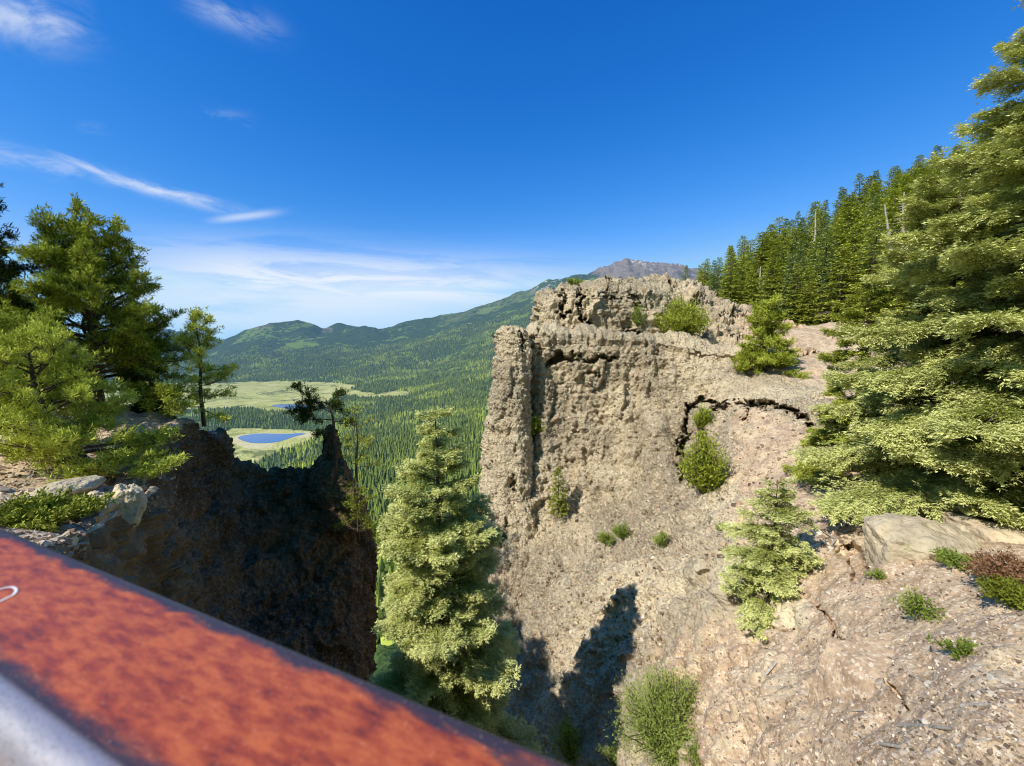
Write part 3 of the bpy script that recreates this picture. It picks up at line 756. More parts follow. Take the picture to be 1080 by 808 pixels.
# look-up of terrain height through the regular (range, bearing) table
Zt = TER[0]; R_,C_ = Zt.shape[:2]
bear = (Zt[...,0]/np.maximum(Zt[...,1],1)) ; 
def on_terrain(p, d):
    out = np.full((len(p),3), np.nan)
    x = (p-540)/F*d; 
    y = d*CP   # ranges are taken along the horizontal here
    ok = np.zeros(len(p),bool); b = BV_T[0]
    for i in range(len(p)):
        h = b.ray_cast(Vector((x[i],y[i],3000)), Vector((0,0,-1)))
        if h[0] is not None: out[i] = h[0]; ok[i]=True
    return out[ok]
def classify(Q):
    ax,ay,ad = to_px(Q); n1 = fbm(Q/90,3,340); ax2 = ax+n1*6; ay2 = ay+fbm(Q/90,3,345)*1.2
    m = np.zeros(len(Q),bool)
    for m_ in MEADOW: m |= inpoly(ax2,ay2,m_)
    for lk in (LK1,LK2): m |= inpoly(ax,ay,lk)
    return ax,ay,ad,m
near_p,near_d = scatter(2600,150,620,375,560)
p1,d1 = scatter(30000,550,2600,200,560); p2,d2 = scatter(40000,2600,5200,180,580)
p0,d0 = scatter(3500,150,620,560,800)
Qn = on_terrain(near_p,near_d); Q1 = on_terrain(p1,d1); Q2 = on_terrain(p2,d2); Q0 = on_terrain(p0,d0)
def stand(Q, hs, sides, tiers, name, mat, thin=0.0):
    ax,ay,ad,m = classify(Q); keep = ~m
    # clearings and aspen stands thin out the conifers
    cl = fbm(Q/260,4,360); keep &= (cl < .22-thin) | (NR.uniform(0,1,len(Q)) < .35)
    Q = Q[keep]; n = len(Q)
    H = hs*NR.uniform(.6,1.2,n); vars_ = [far_tree_geo(sides,tiers,np.random.default_rng(s)) for s in range(4)]
    VV=[];FF=[];TT=[];off=0
    for k,(v,f,t) in enumerate(vars_):
        sel = np.arange(n)%4==k; q = Q[sel]; h = H[sel]; a = NR.uniform(0,6.28,len(q)); w = NR.uniform(.8,1.35,len(q))
        ca,sa = np.cos(a),np.sin(a)
        x = v[None,:,0]*ca[:,None]-v[None,:,1]*sa[:,None]; y = v[None,:,0]*sa[:,None]+v[None,:,1]*ca[:,None]
        Vx = np.stack([x*(h*w)[:,None], y*(h*w)[:,None], np.repeat(v[None,:,2],len(q),0)*h[:,None]],-1)+q[:,None,:]-np.array([0,0,.5])
        VV.append(Vx.reshape(-1,3)); FF.append((f[None]+(np.arange(len(q))*len(v))[:,None,None]+off).reshape(-1,3)); off += len(q)*len(v)
        TT.append((t[None]+NR.normal(0,.14,len(q))[:,None]+.55*(fbm(q/200,3,380)>.18)[:,None]*(NR.uniform(0,1,len(q))<.6)[:,None]).ravel())
    return tag(link(name, mesh_np(name, np.concatenate(VV), np.concatenate(FF), mat, False, {'tint': np.clip(np.concatenate(TT),0,1)})), kind='stuff')
def far_leaf(name, hzd):
    m, T = new_mat(name); t = T.attr('tint')
    c = T.ramp(t, [(0,(.026,.050,.016)),(.45,(.14,.19,.045)),(.8,(.32,.38,.065)),(1,(.50,.56,.10))])
    pos = T.node('ShaderNodeNewGeometry').outputs['Position']
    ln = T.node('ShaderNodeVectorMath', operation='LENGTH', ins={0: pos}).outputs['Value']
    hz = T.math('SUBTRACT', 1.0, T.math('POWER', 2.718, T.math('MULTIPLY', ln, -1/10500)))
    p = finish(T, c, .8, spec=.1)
    em = T.node('ShaderNodeEmission'); em.inputs[0].default_value = (.17,.36,.68,1); em.inputs[1].default_value = .55  # blue emission paints the distance haze onto the far trees
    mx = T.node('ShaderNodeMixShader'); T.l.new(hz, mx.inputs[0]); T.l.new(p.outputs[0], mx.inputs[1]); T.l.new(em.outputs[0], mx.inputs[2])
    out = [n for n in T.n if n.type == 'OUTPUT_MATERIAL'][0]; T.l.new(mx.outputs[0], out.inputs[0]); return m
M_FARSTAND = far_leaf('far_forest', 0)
ax,ay,ad = to_px(Qn)
cand = np.argsort(ad + np.where((ax>388)&(ax<520)&(ay<600), 0, 5000))
ind = cand[:270]; rest = np.setdiff1d(np.arange(len(Qn)), ind)
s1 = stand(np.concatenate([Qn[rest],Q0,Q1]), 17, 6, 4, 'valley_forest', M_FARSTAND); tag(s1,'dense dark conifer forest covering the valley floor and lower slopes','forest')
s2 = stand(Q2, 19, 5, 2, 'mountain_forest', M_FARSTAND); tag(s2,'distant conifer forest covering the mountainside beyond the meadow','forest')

# ================================================================ mid-distance conifer variants (shared data)
def variant(H, R, seed, nbr, dx, dl, ll, lw, mat, **kw):
    L,tk,lb = fir(H,R,seed,nbr,dx,dl,ll,lw,**kw)
    return (tk.mesh('trunk',M_BARK), L.mesh('crown',mat))
def place_tree(name, var, loc, s, rz, label, cat, group):
    e = empty(name, loc, rz, s); tag(e,label,cat,group)
    link('trunk', var[0], e); link('crown', var[1], e); return e
VAL = [variant(14,2.6,60+i,46,.5,.42,.75,.30,[M_FAR,M_HILL][i%2],prof=.75,sparse_in=.1) for i in range(4)]
def aspen(seed):
    r = np.random.default_rng(seed); L = Leaves(); tk = Tubes(); n = 1500
    tk.add([(0,0,0),(.1,0,5),(0,0,9.5)],[.16,.12,.04],5)
    cc = r.normal(0,1,(14,3))*np.array([1.0,1.0,2.2])+np.array([0,0,7]); C = cc[r.integers(0,14,n)]+r.normal(0,.65,(n,3))
    D = unit(r.normal(0,1,(n,3))); Wd = unit(np.cross(D, r.normal(0,1,(n,3)))); L.add(C,D,Wd,.55,.42,.55+r.normal(0,.2,n))
    return (tk.mesh('trunk',M_DEAD), L.mesh('crown',M_SHRUB))
ASP = [aspen(70),aspen(71)]
for i,k in enumerate(ind):
    q = Qn[k]
    if i%6 == 2:
        place_tree('aspen_tree', ASP[i%2], q-np.array([0,0,.4]), NR.uniform(.8,1.2), NR.uniform(0,6.28), 'bright green round crowned aspen among the conifers below the cliffs', 'tree', 'aspens among the conifers below the cliffs'); continue
    place_tree('valley_conifer', VAL[i%4], q-np.array([0,0,.4]), NR.uniform(.75,1.25), NR.uniform(0,6.28),
        'slender green conifer in the steep forest below the cliffs', 'tree', 'conifers in the steep forest below the cliffs')
HV = [variant(9,[1.9,2.1,1.7,2.2,1.5,2.3][i],80+i,80,.18,.15,.24,.09,[M_HILL,M_HILL,M_HILLB,M_HILL,M_HILLB,M_FIRY][i],prof=[.75,.6,.85,.7,.9,.6][i],sparse_in=.08,droop=.3,tintb=.16) for i in range(6)]
def hill_point(px_, row):   # bilinear on control rows
    u = np.interp(px_, hp, np.arange(len(hp))); a = cat_w(6,[row]); b = cat_w(10,[u])
    cgh = np.array([[W(p,y,d) for p,(y,d) in zip(hp,r_)] for r_ in rows_h]); return np.einsum('ij,jkl,mk->iml',a,cgh,b)[0,0]
placed = []; cnt = 0; tries = 0
while cnt < 290 and tries < 9000:
    tries += 1
    ppx = NR.uniform(735,1120); row = NR.uniform(.85,4.35)
    if ppx < 775 and row < 2.2: continue
    if row < 1.2 and ppx < 800: continue
    q = hill_point(ppx,row)
    if ppx < 800 and row > 3.2 and NR.random() < .5: continue
    if any((q[0]-a)**2+(q[1]-b)**2 < 1.85**2 for a,b in placed): continue
    z = drop(q[0],q[1],BV_H)
    if z is None: continue
    placed.append((q[0],q[1])); v = NR.integers(0,6)
    sc = (NR.uniform(.5,1.0) if NR.random() < .75 else NR.uniform(1.0,1.15))*np.interp(ppx,[735,790,900],[.55,.72,.95])
    nm = ['green conifer with dense drooping boughs in the stand on the right hillside','green conifer with dense drooping boughs in the stand on the right hillside','bluish green spruce in the stand on the right hillside',
          'green conifer with dense drooping boughs in the stand on the right hillside','bluish green spruce in the stand on the right hillside','broad yellowish green conifer in the stand on the right hillside'][v]
    e = place_tree('hillside_conifer', HV[v], (q[0],q[1],z-.2), (sc*NR.uniform(1.1,1.5),)*2+(sc,), NR.uniform(0,6.28), nm, 'tree',
        {0:'green conifers on the right hillside',1:'green conifers on the right hillside',2:'bluish spruces on the right hillside',3:'green conifers on the right hillside',4:'bluish spruces on the right hillside',5:'yellowish conifers on the right hillside'}[v])
    cnt += 1
def scale_to(px_, pyb, pyt, d): return d*(pyb-pyt)/F
for (tx,tb,tt_,d,v,lab) in [(722,312,279,47,0,'small dark conifer leftmost of the row on the rim of the upper terrace'),(739,312,284,47,3,'short bushy conifer second from left on the rim of the upper terrace'),
        (752,318,274,46,2,'third conifer from the left on the terrace rim with a narrow crown'),(769,325,261,44,0,'tallest conifer of the row on the terrace rim with a pointed top'),
        (768,343,321,38,4,'small blue green spruce standing low on the pale terrace rock'),(790,338,285,43,1,'green conifer at the foot of the hillside stand by the terrace'),(812,345,272,41,5,'yellowish conifer at the foot of the hillside stand near the saddle'),(838,347,278,38,0,'green conifer growing just behind the pale dirt saddle')]:
    b = W(tx,tb,d); h = scale_to(tx,tb,tt_,d); place_tree('terrace_conifer', HV[v], b-np.array([0,0,.15]), (h/9*1.15,h/9*1.15,h/9), tx, lab, 'tree', None)

# ================================================================ HERO CONIFERS
# big fir in the gully, left of the cliff
b = W(478,860,12.4); tp = W(466,415,13.4); H = tp[2]-b[2]
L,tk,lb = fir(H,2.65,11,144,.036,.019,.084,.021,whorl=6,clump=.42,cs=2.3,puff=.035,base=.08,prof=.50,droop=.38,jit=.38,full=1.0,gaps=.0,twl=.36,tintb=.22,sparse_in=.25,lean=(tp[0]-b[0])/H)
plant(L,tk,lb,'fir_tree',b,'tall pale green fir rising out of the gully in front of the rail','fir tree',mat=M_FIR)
# right-hand firs
b = hit(1075,560,4)
b = np.array([b[0]+1.6,b[1]+1.0,b[2]-.2])
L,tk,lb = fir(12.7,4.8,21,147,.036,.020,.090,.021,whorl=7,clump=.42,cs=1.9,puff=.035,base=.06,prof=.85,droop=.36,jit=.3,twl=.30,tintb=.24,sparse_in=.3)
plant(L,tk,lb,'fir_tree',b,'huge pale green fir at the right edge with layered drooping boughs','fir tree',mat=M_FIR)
b = W(1170,600,8.2)
L,tk,lb = fir(15.2,6.2,25,40,.055,.03,.09,.030,base=.84,prof=.35,droop=.35,jit=.3,twl=.36,tintb=.05,sparse_in=.3)
plant(L,tk,lb,'fir_tree',b,'fir whose topmost boughs hang into the top right corner of the view','fir tree',mat=M_FIR)
b = W(985,530,12.6)
L,tk,lb = fir(10.2,3.35,22,138,.036,.020,.088,.021,whorl=6,clump=.42,cs=1.9,puff=.03,base=.11,prof=.55,droop=.34,jit=.4,twl=.32,tintb=.20,sparse_in=.3)
plant(L,tk,lb,'fir_tree',b,'broad green fir left of the huge fir and over the lichened boulder','fir tree',mat=M_FIR)
b = W(899,508,14.5)
L,tk,lb = fir(6.9,2.2,23,110,.040,.022,.085,.023,whorl=5,clump=.45,cs=2.2,puff=.03,base=.05,prof=.5,droop=.3,jit=.45,twl=.36,sparse_in=.35,gaps=.1)
plant(L,tk,lb,'fir_tree',b,'olive green conifer with open boughs at the left side of the right fir group','conifer',mat=M_FIRY)
# fir on the slope
b = hit(812,624); L,tk,lb = fir(2.95,1.25,31,80,.034,.018,.055,.019,whorl=5,clump=.27,cs=4.2,puff=.02,base=.0,prof=.5,droop=.28,jit=.5,sparse_in=.1,twl=.42,tintb=.12)
plant(L,tk,lb,'young_fir',b-np.array([0,0,.1]),'young fir with pale tips growing on the bare slope beside the boulder','fir tree',mat=M_FIR)
b = hit(590,536); L,tk,lb = fir(3.0,.85,32,60,.12,.09,.13,.05,base=.03,prof=.8,droop=.1,jit=.2,sparse_in=.1)
plant(L,tk,lb,'small_spruce',b+np.array([-.15,-.55,-.1]),'small conical spruce growing out of the cliff face','spruce',mat=M_FIRY)

# pines -------------------------------------------------------------
def limbset(seed, n, u0, u1, L0, L1, el0, el1, azr=(0,6.283), pw=1):
    r = np.random.default_rng(seed); o = []
    for i in range(n):
        t = (i+r.uniform(0,1))/n; u = u0+(u1-u0)*t
        o.append((u, azr[0]+(azr[1]-azr[0])*((i*.618034+r.uniform(-.06,.06))%1), rad(el0+(el1-el0)*t+r.uniform(-14,14)), (L0+(L1-L0)*t**pw)*r.uniform(.75,1.2)))
    return o
def gz(x,y):
    z = drop(x,y,BV_LEDGE,5); return z if z is not None else -3
g0 = W(104,430,15.5); base = np.array([g0[0],g0[1],gz(g0[0],g0[1])])
topz = W(108,262,15.5)[2]-base[2]
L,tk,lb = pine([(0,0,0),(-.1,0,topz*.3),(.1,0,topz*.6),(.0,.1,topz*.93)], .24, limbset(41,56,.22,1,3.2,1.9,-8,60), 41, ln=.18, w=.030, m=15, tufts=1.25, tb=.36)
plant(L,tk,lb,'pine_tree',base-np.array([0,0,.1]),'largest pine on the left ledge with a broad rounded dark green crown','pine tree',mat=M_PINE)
g0 = W(-12,440,14.0); base = np.array([g0[0],g0[1],gz(g0[0],g0[1])]); topz = W(-10,190,14.0)[2]-base[2]
L,tk,lb = pine([(0,0,0),(.1,0,topz*.4),(0,0,topz*.97)], .22, limbset(42,60,.15,1,2.3,.7,-15,40), 42, ln=.19, w=.030, m=14, tufts=1.4, tb=.22)
plant(L,tk,lb,'pine_tree',base-np.array([0,0,.1]),'dark pine cut off by the left edge of the view','pine tree',mat=M_PINED)
g0 = W(180,437,17.2); base = g0+np.array([0,0,-.1]); 
L,tk,lb = pine([(.15,0,-.4),(-.3,0,.6),(-.9,0,2.0),(-1.5,0,4.0)], .17, limbset(43,34,.15,1,1.15,.9,-10,40,(1.2,5.1)), 43, ln=.19, w=.03, m=14, tufts=1.3, tb=.25)
plant(L,tk,lb,'pine_tree',base,'pine leaning left from the very brink of the left ledge','pine tree',mat=M_PINED)
# low leaning pine in front
g0 = W(118,520,10.2); base = np.array([g0[0],g0[1],gz(g0[0],g0[1])])
L,tk,lb = pine([(0,0,0),(-.55,-.1,.7),(-1.1,-.1,1.35),(-1.6,0,2.3),(-1.7,0,3.3)], .15, limbset(44,50,.12,1,1.8,1.0,-10,35), 44, ln=.13, w=.020, m=15, tufts=1.6, tb=.62)
plant(L,tk,lb,'pine_tree',base-np.array([0,0,.1]),'low leaning pine with bright yellow green needles at the front of the left ledge','pine tree',mat=M_PINE)
g0 = W(20,455,11.5); base = np.array([g0[0],g0[1],gz(g0[0],g0[1])])
L,tk,lb = pine([(0,0,0),(.1,0,1.4),(.0,0,3.3)], .12, limbset(45,40,.42,1,1.9,1.0,-2,35), 45, ln=.14, w=.021, m=15, tufts=1.5, tb=.6)
plant(L,tk,lb,'pine_tree',base-np.array([0,0,.1]),'bushy yellow green pine beside the leaning pine near the left edge','pine tree',mat=M_PINE)
# small pine on the brow
base = W(215,442,16.6)
L,tk,lb = pine([(0,0,-.3),(-.05,0,1.2),(.05,0,2.6),(-.1,0,4.0)], .075, limbset(46,30,.12,1,1.35,.6,-5,40), 46, ln=.14, w=.026, m=13, tufts=1.2, tb=.85, sub=1.0)
plant(L,tk,lb,'small_pine',base,'slim young pine with an open crown on the brow beside the big pines','pine tree',mat=M_PINE)
# twisted pine on the pinnacle
base = W(354,488,19.7)
L,tk,lb = pine([(.0,-.4,-.6),(.14,-.3,.35),(.05,-.2,1.3),(.0,-.1,2.2),(-.35,0,3.1)], .12, [(.72,3.1,rad(25),2.0),(.82,3.4,rad(35),1.9),(.95,2.8,rad(15),1.6),(.88,3.3,rad(5),1.7),(.93,1.0,rad(30),1.0),(.8,1.2,rad(20),.9),(.7,-.2,rad(-10),.8),(.6,4.2,rad(-5),.8),(.9,5.2,rad(10),.7)], 47, ln=.14, w=.028, m=13, tufts=1.4, tb=.25, sub=1.3)
plant(L,tk,lb,'twisted_pine',base,'twisted dark pine clinging to the top of the rock pinnacle','pine tree',mat=M_PINED)
base = W(376,500,19.6)
L,tk,lb = pine([(0,0,-1.2),(0,0,.4),(.1,0,1.6),(.05,0,2.9)], .07, limbset(48,18,.3,1,1.0,.5,0,35), 48, ln=.13, w=.022, m=10, tufts=.8, tb=.6, sub=.7)
plant(L,tk,lb,'small_pine',base,'small light green pine just right of the twisted pine','pine tree',mat=M_PINE)
base = W(378,560,19.0)
L,tk,lb = pine([(0,0,-.5),(0,0,.6),(.1,0,1.9)], .06, limbset(49,18,.2,1,1.0,.5,0,35), 49, ln=.13, w=.022, m=10, tufts=.8, tb=.5, sub=.7)
plant(L,tk,lb,'small_pine',base,'bushy little pine below the pinnacle on the end of the left cliff','pine tree',mat=M_PINE)
# pine and bush on the cliff top
b = hit(805,392)
L,tk,lb = pine([(0,0,-.1),(.05,0,1.2),(.0,0,3.7)], .10, limbset(50,56,.03,1,1.9,.9,-5,40), 50, ln=.19, w=.035, m=13, tufts=1.4, tb=.45)
plant(L,tk,lb,'young_pine',b,'rounded young pine standing alone on the dirt below the saddle','pine tree',mat=M_PINE)

# shrubs ----------------------------------------------------------
def shrub(seed, h, r_, nst, nl, ll, lw, mat, tb=.5, needle=False):
    r = np.random.default_rng(seed); L = Leaves(); lb = Tubes()
    for i in range(nst):
        a = r.uniform(0,6.28); sp = r.uniform(0,1)**.7; e_ = np.array([math.cos(a)*r_*sp, math.sin(a)*r_*sp, h*(1-.55*sp**2)*r.uniform(.6,1.05)])
        m_ = e_*.5+np.array([0,0,h*.10])+r.normal(0,.05*h,3); st = np.array([math.cos(a)*r_*.12,math.sin(a)*r_*.12,0])
        lb.add([st,m_,e_], [.012*h,.008*h,.003*h], 4)
        n = nl; t = r.uniform(.25,1.02,n); C = (st*(1-t)[:,None]**2+2*m_*((1-t)*t)[:,None]+e_*(t**2)[:,None])+r.normal(0,.075*h,(n,3))
        dirv = unit(unit(e_-m_)*.6+r.normal(0,.7,(n,3))+np.array([0,0,.2])); wd = unit(np.cross(dirv,r.normal(0,1,(n,3))))
        L.add(C, dirv, wd, ll*r.uniform(.6,1.3,n), lw*r.uniform(.7,1.3,n), tb+.3*(t-.5)+r.normal(0,.12,n))
    return L,None,lb
def put_shrub(px_,py_,seed,h,r_,nst,nl,ll,lw,mat,name,label,cat='bush',tb=.5,group=None,lift=0,dp=None):
    b = hit(px_,py_) if dp is None else W(px_,py_,dp); L,tk,lb = shrub(seed,h,r_,nst,nl,ll,lw,mat,tb)
    e = empty(name, b+np.array([0,0,lift])); tag(e,label,cat,group)
    link('stems', lb.mesh('stems',M_BARK), e); link('foliage', L.mesh('foliage',mat), e); return e
put_shrub(710,800,1,2.2,1.55,200,190,.075,.024,M_SHRUB,'leafy_shrub','feathery bright green shrub on the lower slope near the bottom of the view','shrub',.72)
put_shrub(718,357,2,3.0,2.2,90,110,.22,.06,M_PINE,'juniper_bush','wide round juniper bush on the cliff top beside the upper outcrop','bush',.45,dp=31.2)
put_shrub(741,520,3,3.0,.95,60,110,.16,.05,M_PINE,'juniper_bush','tall narrow juniper rooted in the crack of the cliff','bush',.4)
put_shrub(742,454,4,1.5,.55,30,80,.16,.05,M_PINE,'juniper_bush','small juniper high in the crack above the tall narrow one','bush',.4)
put_shrub(740,466,5,.7,.5,16,50,.15,.05,M_PINE,'juniper_bush','tiny juniper tuft between the two junipers in the crack','bush',.4)
put_shrub(640,575,6,.75,.55,24,60,.12,.035,M_SHRUB,'leafy_shrub','low green shrub left of a pair at the foot of the cliff','shrub',.4)
put_shrub(657,568,7,.85,.6,24,60,.12,.035,M_SHRUB,'leafy_shrub','green shrub right of a pair at the foot of the cliff','shrub',.35)
put_shrub(698,577,8,.8,.4,20,60,.10,.035,M_SHRUB,'leafy_shrub','upright yellow green sprig on the rough slope below the rib','shrub',.45)
put_shrub(565,460,9,1.5,.6,26,60,.16,.05,M_PINE,'juniper_bush','scrawny juniper growing beside the dark cleft','bush',.5)
put_shrub(761,560,10,.35,.3,12,40,.07,.03,M_SHRUB,'leafy_shrub','tiny shrub on the slope left of the young fir','shrub',.5)
put_shrub(604,303,12,.6,.9,24,50,.15,.05,M_SHRUB,'leafy_shrub','green bush on top of the upper outcrop','shrub',.5,dp=34,lift=.2)
put_shrub(673,345,13,1.8,.6,20,50,.14,.05,M_SHRUB,'leafy_shrub','thin green bush against the right end of the upper outcrop','shrub',.4,dp=31.6)
put_shrub(1006,596,14,.26,.34,40,60,.05,.02,M_SHRUB,'low_plant','round green cushion plant below the lichened boulder','plant',.4)
put_shrub(970,655,15,.42,.36,20,44,.06,.022,M_SHRUB,'low_plant','leafy green plant on the open slope below the boulder','plant',.45)
put_shrub(1012,692,16,.22,.28,16,40,.05,.02,M_SHRUB,'low_plant','small sparse plant lower down on the open slope','plant',.25)
put_shrub(924,612,17,.22,.2,12,40,.04,.02,M_SHRUB,'low_plant','tiny green tuft at the corner of the lichened boulder','plant',.4)
put_shrub(1066,636,18,.34,.36,40,60,.06,.022,M_FIRY,'low_plant','green bush under the dead brown branches at the right edge','bush',.35)
put_shrub(1064,618,19,.46,.50,60,80,.06,.022,M_DRY,'dead_bush','dry reddish brown bush at the right edge of the slope','dead bush',.5)
put_shrub(600,800,20,1.5,.9,50,80,.10,.03,M_PINE,'leafy_shrub','dark green bush at the foot of the tall fir by the rail','shrub',.5)
put_shrub(648,805,21,.7,.7,40,60,.08,.02,M_SHRUB,'leafy_shrub','grassy green shrub at the bottom between the fir and the feathery shrub','shrub',.6)
put_shrub(735,806,22,.4,.6,30,60,.08,.014,M_SHRUB,'leafy_shrub','low grassy clump right of the feathery shrub','shrub',.6)
put_shrub(35,556,23,.5,.95,90,110,.07,.028,M_FIRY,'juniper_mat','low spreading juniper mat beside the rail at left','bush',.5)
put_shrub(72,548,24,.38,.55,40,80,.07,.028,M_FIRY,'juniper_mat','small juniper mat just right of the larger one beside the rail','bush',.4)
# dead snags on the hillside
def snag(px_, pyb, pyt, d, name, label, seed, bend=.0):
    r = np.random.default_rng(seed); b = W(px_,pyb,d); h = d*(pyb-pyt)/F; tk = Tubes(); lb = Tubes()
    zz = np.linspace(0,1,8); pts = np.stack([bend*zz**1.5*h+np.sin(zz*5)*.02*h, zz*0, zz*h],-1); tk.add(pts,.16*(1-zz)+.05,6)
    for i in range(26):
        z = r.uniform(.1,.95); a = r.uniform(0,6.28); l = (1-z)*.16*h+.3; s = np.array([np.interp(z,zz,pts[:,0]),0,z*h])
        lb.add([s, s+np.array([math.cos(a)*l,math.sin(a)*l,-.1*l])],[.03,.012],3)
    e = empty(name,b); tag(e,label,'dead tree'); link('trunk',tk.mesh('trunk',M_DEAD),e); link('branches',lb.mesh('branches',M_DEAD),e)
snag(938,292,218,36,'dead_tree','bleached leaning dead trunk among the hillside conifers',1,-.13)
snag(948,290,206,38,'dead_tree','straight grey dead trunk just right of the leaning one',2,-.0)

snag(858,262,222,62,'dead_tree','slender grey dead tree standing near the crest of the hillside stand',3,.02)
snag(800,318,282,46,'dead_tree','thin grey dead tree at the lower left of the hillside stand',4,.03)

# ================================================================ BOULDERS, STONES, DEADWOOD
def rock_mesh(seed, dims, n=40, amp=.12, cuts=9):
    r = np.random.default_rng(seed); u = np.linspace(0,math.pi,n); v = np.arange(2*n)/(2*n)*2*math.pi
    S = np.stack([np.sin(u)[:,None]*np.cos(v), np.sin(u)[:,None]*np.sin(v), np.cos(u)[:,None]*np.ones_like(v)],-1)
    q = S.copy()
    for i in range(cuts):
        nrm = unit(r.normal(0,1,3)); c = r.uniform(.55,.85); dd_ = (q*nrm).sum(-1); q = q-np.maximum(0,dd_-c)[...,None]*nrm
    q = q*(1+amp*fbm(q*2.2+seed,4,seed)+amp*.5*fbm(q*7+seed,2,seed+3))[...,None]
    return q*np.array(dims)
c0 = hit(985,598)
q = rock_mesh(5,(1.2,1.1,.80),110,.10,12); q[...,2] += .08*fbm(q*3,3,9)
me = mesh_np('boulder', q.reshape(-1,3), grid_faces(q.shape[0],q.shape[1],True), M_ROCK, True, {'dirt': np.zeros(q.shape[0]*q.shape[1]), 'soft': np.full(q.shape[0]*q.shape[1], .9)})
o = link('boulder', me, None, c0+np.array([.56,1.0,-.34])); o.rotation_euler=(0,rad(-4),rad(-8)); tag(o,'large flat pale boulder with lichen half buried under the firs','boulder')
q = rock_mesh(6,(.5,.45,.42),60,.12,10)
me = mesh_np('boulder', q.reshape(-1,3), grid_faces(q.shape[0],q.shape[1],True), M_ROCK, True, {'dirt': np.zeros(q.shape[0]*q.shape[1]), 'soft': np.full(q.shape[0]*q.shape[1], .9)})
o = link('boulder', me, None, hit(884,582)+np.array([0,.25,-.18])); tag(o,'small pale boulder left of the dark hollow by the large flat boulder','boulder')
for (bx,by,dx_,sd,lab) in [(12,462,(.75,.6,.28),7,'flat pinkish slab at the left edge under the pines'),(60,520,(.8,.45,.22),8,'long low rock outcropping on the dirt of the left ledge'),
      (100,540,(.35,.3,.4),9,'pale upright rock on the brink of the left ledge by the juniper'),(128,536,(.3,.3,.5),10,'tallest pale rock standing on the brink of the left ledge'),(75,545,(.3,.25,.18),11,'small rock between the juniper mats on the left ledge'),
      (775,632,(.6,.5,.3),12,'jagged grey rock above the dark gap on the slope'),(745,600,(.4,.35,.25),13,'weathered rock left of the young fir'),(1040,560,(.9,.7,.35),14,'shaded rock under the huge fir at right')]:
    h_ = hit(bx,by)
    if h_ is None: continue
    q = rock_mesh(sd,dx_,50,.14,10); me = mesh_np('rock', q.reshape(-1,3), grid_faces(q.shape[0],q.shape[1],True), M_ROCK, True, {'dirt': np.zeros(q.shape[0]*q.shape[1]), 'soft': np.full(q.shape[0]*q.shape[1], .9)})
    o = link('rock', me, None, h_+np.array([0,.15,-.02])); o.rotation_euler=(0,0,sd); tag(o,lab,'rock')
SV = []
for i in range(6):
    q = rock_mesh(20+i,(1,.75,.5),12,.1,9); SV.append(mesh_np('stone', q.reshape(-1,3), grid_faces(q.shape[0],q.shape[1],True), M_STONE, False))
def stones(n, rx, ry, s0, s1, lab, grp, seed, cond=None):
    r = np.random.default_rng(seed)
    for i in range(n):
        a = r.uniform(*rx); b_ = r.uniform(*ry)
        if cond and not cond(a,b_): continue
        h_ = hit(a,b_)
        if h_ is None: continue
        o = bpy.data.objects.new('stone', SV[r.integers(0,6)]); COL.objects.link(o)
        s = s0*(s1/s0)**(r.uniform(0,1)**2.2); o.location = h_; o.scale = (s,s,s); o.rotation_euler = (r.uniform(-.3,.3),r.uniform(-.3,.3),r.uniform(0,6.28))
        tag(o,lab,'stone',grp)
stones(190,(860,1080),(610,806),.012,.065,'small loose stone lying on the pinkish dirt slope at right','loose stones on the right dirt slope',3, lambda a,b: (b-610)*1.1 > (900-a)*.3)
stones(60,(0,110),(455,545),.03,.13,'loose stone on the dirt of the left ledge','loose stones on the left ledge',4)
for (x_,y_,s,lab) in [(1047,716,.07,'dark rounded stone, largest of the loose stones near the right edge'),(1028,706,.08,'dark angular stone just left of the rounded dark one'),(976,761,.07,'pale flat stone beside the dark branch'),(874,625,.07,'pale round stone right of the young fir'),(909,627,.055,'pale stone below the lichened boulder')]:
    h_ = hit(x_,y_); o = bpy.data.objects.new('stone', SV[int(x_)%6].copy()); COL.objects.link(o); o.location=h_; o.scale=(s,s,s); o.rotation_euler=(0,0,x_); tag(o,lab,'stone')
def chips(name, n, pxr, pyr, s0, s1, mat, seed, label, cond=None, lists=None, flat=.6, pw=3.2):
    r = np.random.default_rng(seed); C = []
    for i in range(n):
        a = r.uniform(*pxr); b_ = r.uniform(*pyr)
        if cond and not cond(a,b_): continue
        h_ = hit(a,b_,.5,lists)
        if h_ is not None: C.append(h_)
    C = np.array(C); n = len(C); cube = np.array([[x,y,z] for z in (-1,1) for y in (-1,1) for x in (-1,1)],float)
    fc = np.array([[0,2,3,1],[4,5,7,6],[0,1,5,4],[2,6,7,3],[0,4,6,2],[1,3,7,5]])
    v = cube[None]*r.uniform(.35,1.0,(n,8,3)); v[...,2] *= flat
    s = s0*(s1/s0)**(r.uniform(0,1,n)**pw); v = v*s[:,None,None]*r.uniform(.7,1.3,(n,1,3))
    A_ = r.normal(0,1,(n,3,3)); A_[:,2] *= .5; A_[:,2,2] += 1.5; Q_,_r = np.linalg.qr(A_.transpose(0,2,1)[:,:,::-1]); Q_ = Q_[:,:,::-1]
    v = np.einsum('nij,nkj->nki', Q_, v)+C[:,None,:]
    V = v.reshape(-1,3); Fa = (fc[None]+(np.arange(n)*8)[:,None,None]).reshape(-1,4)
    tone = np.repeat(r.uniform(0,1,n),8)
    return tag(link(name, mesh_np(name, V, Fa, mat, False, {'tone': tone})), label, 'gravel', kind='stuff')
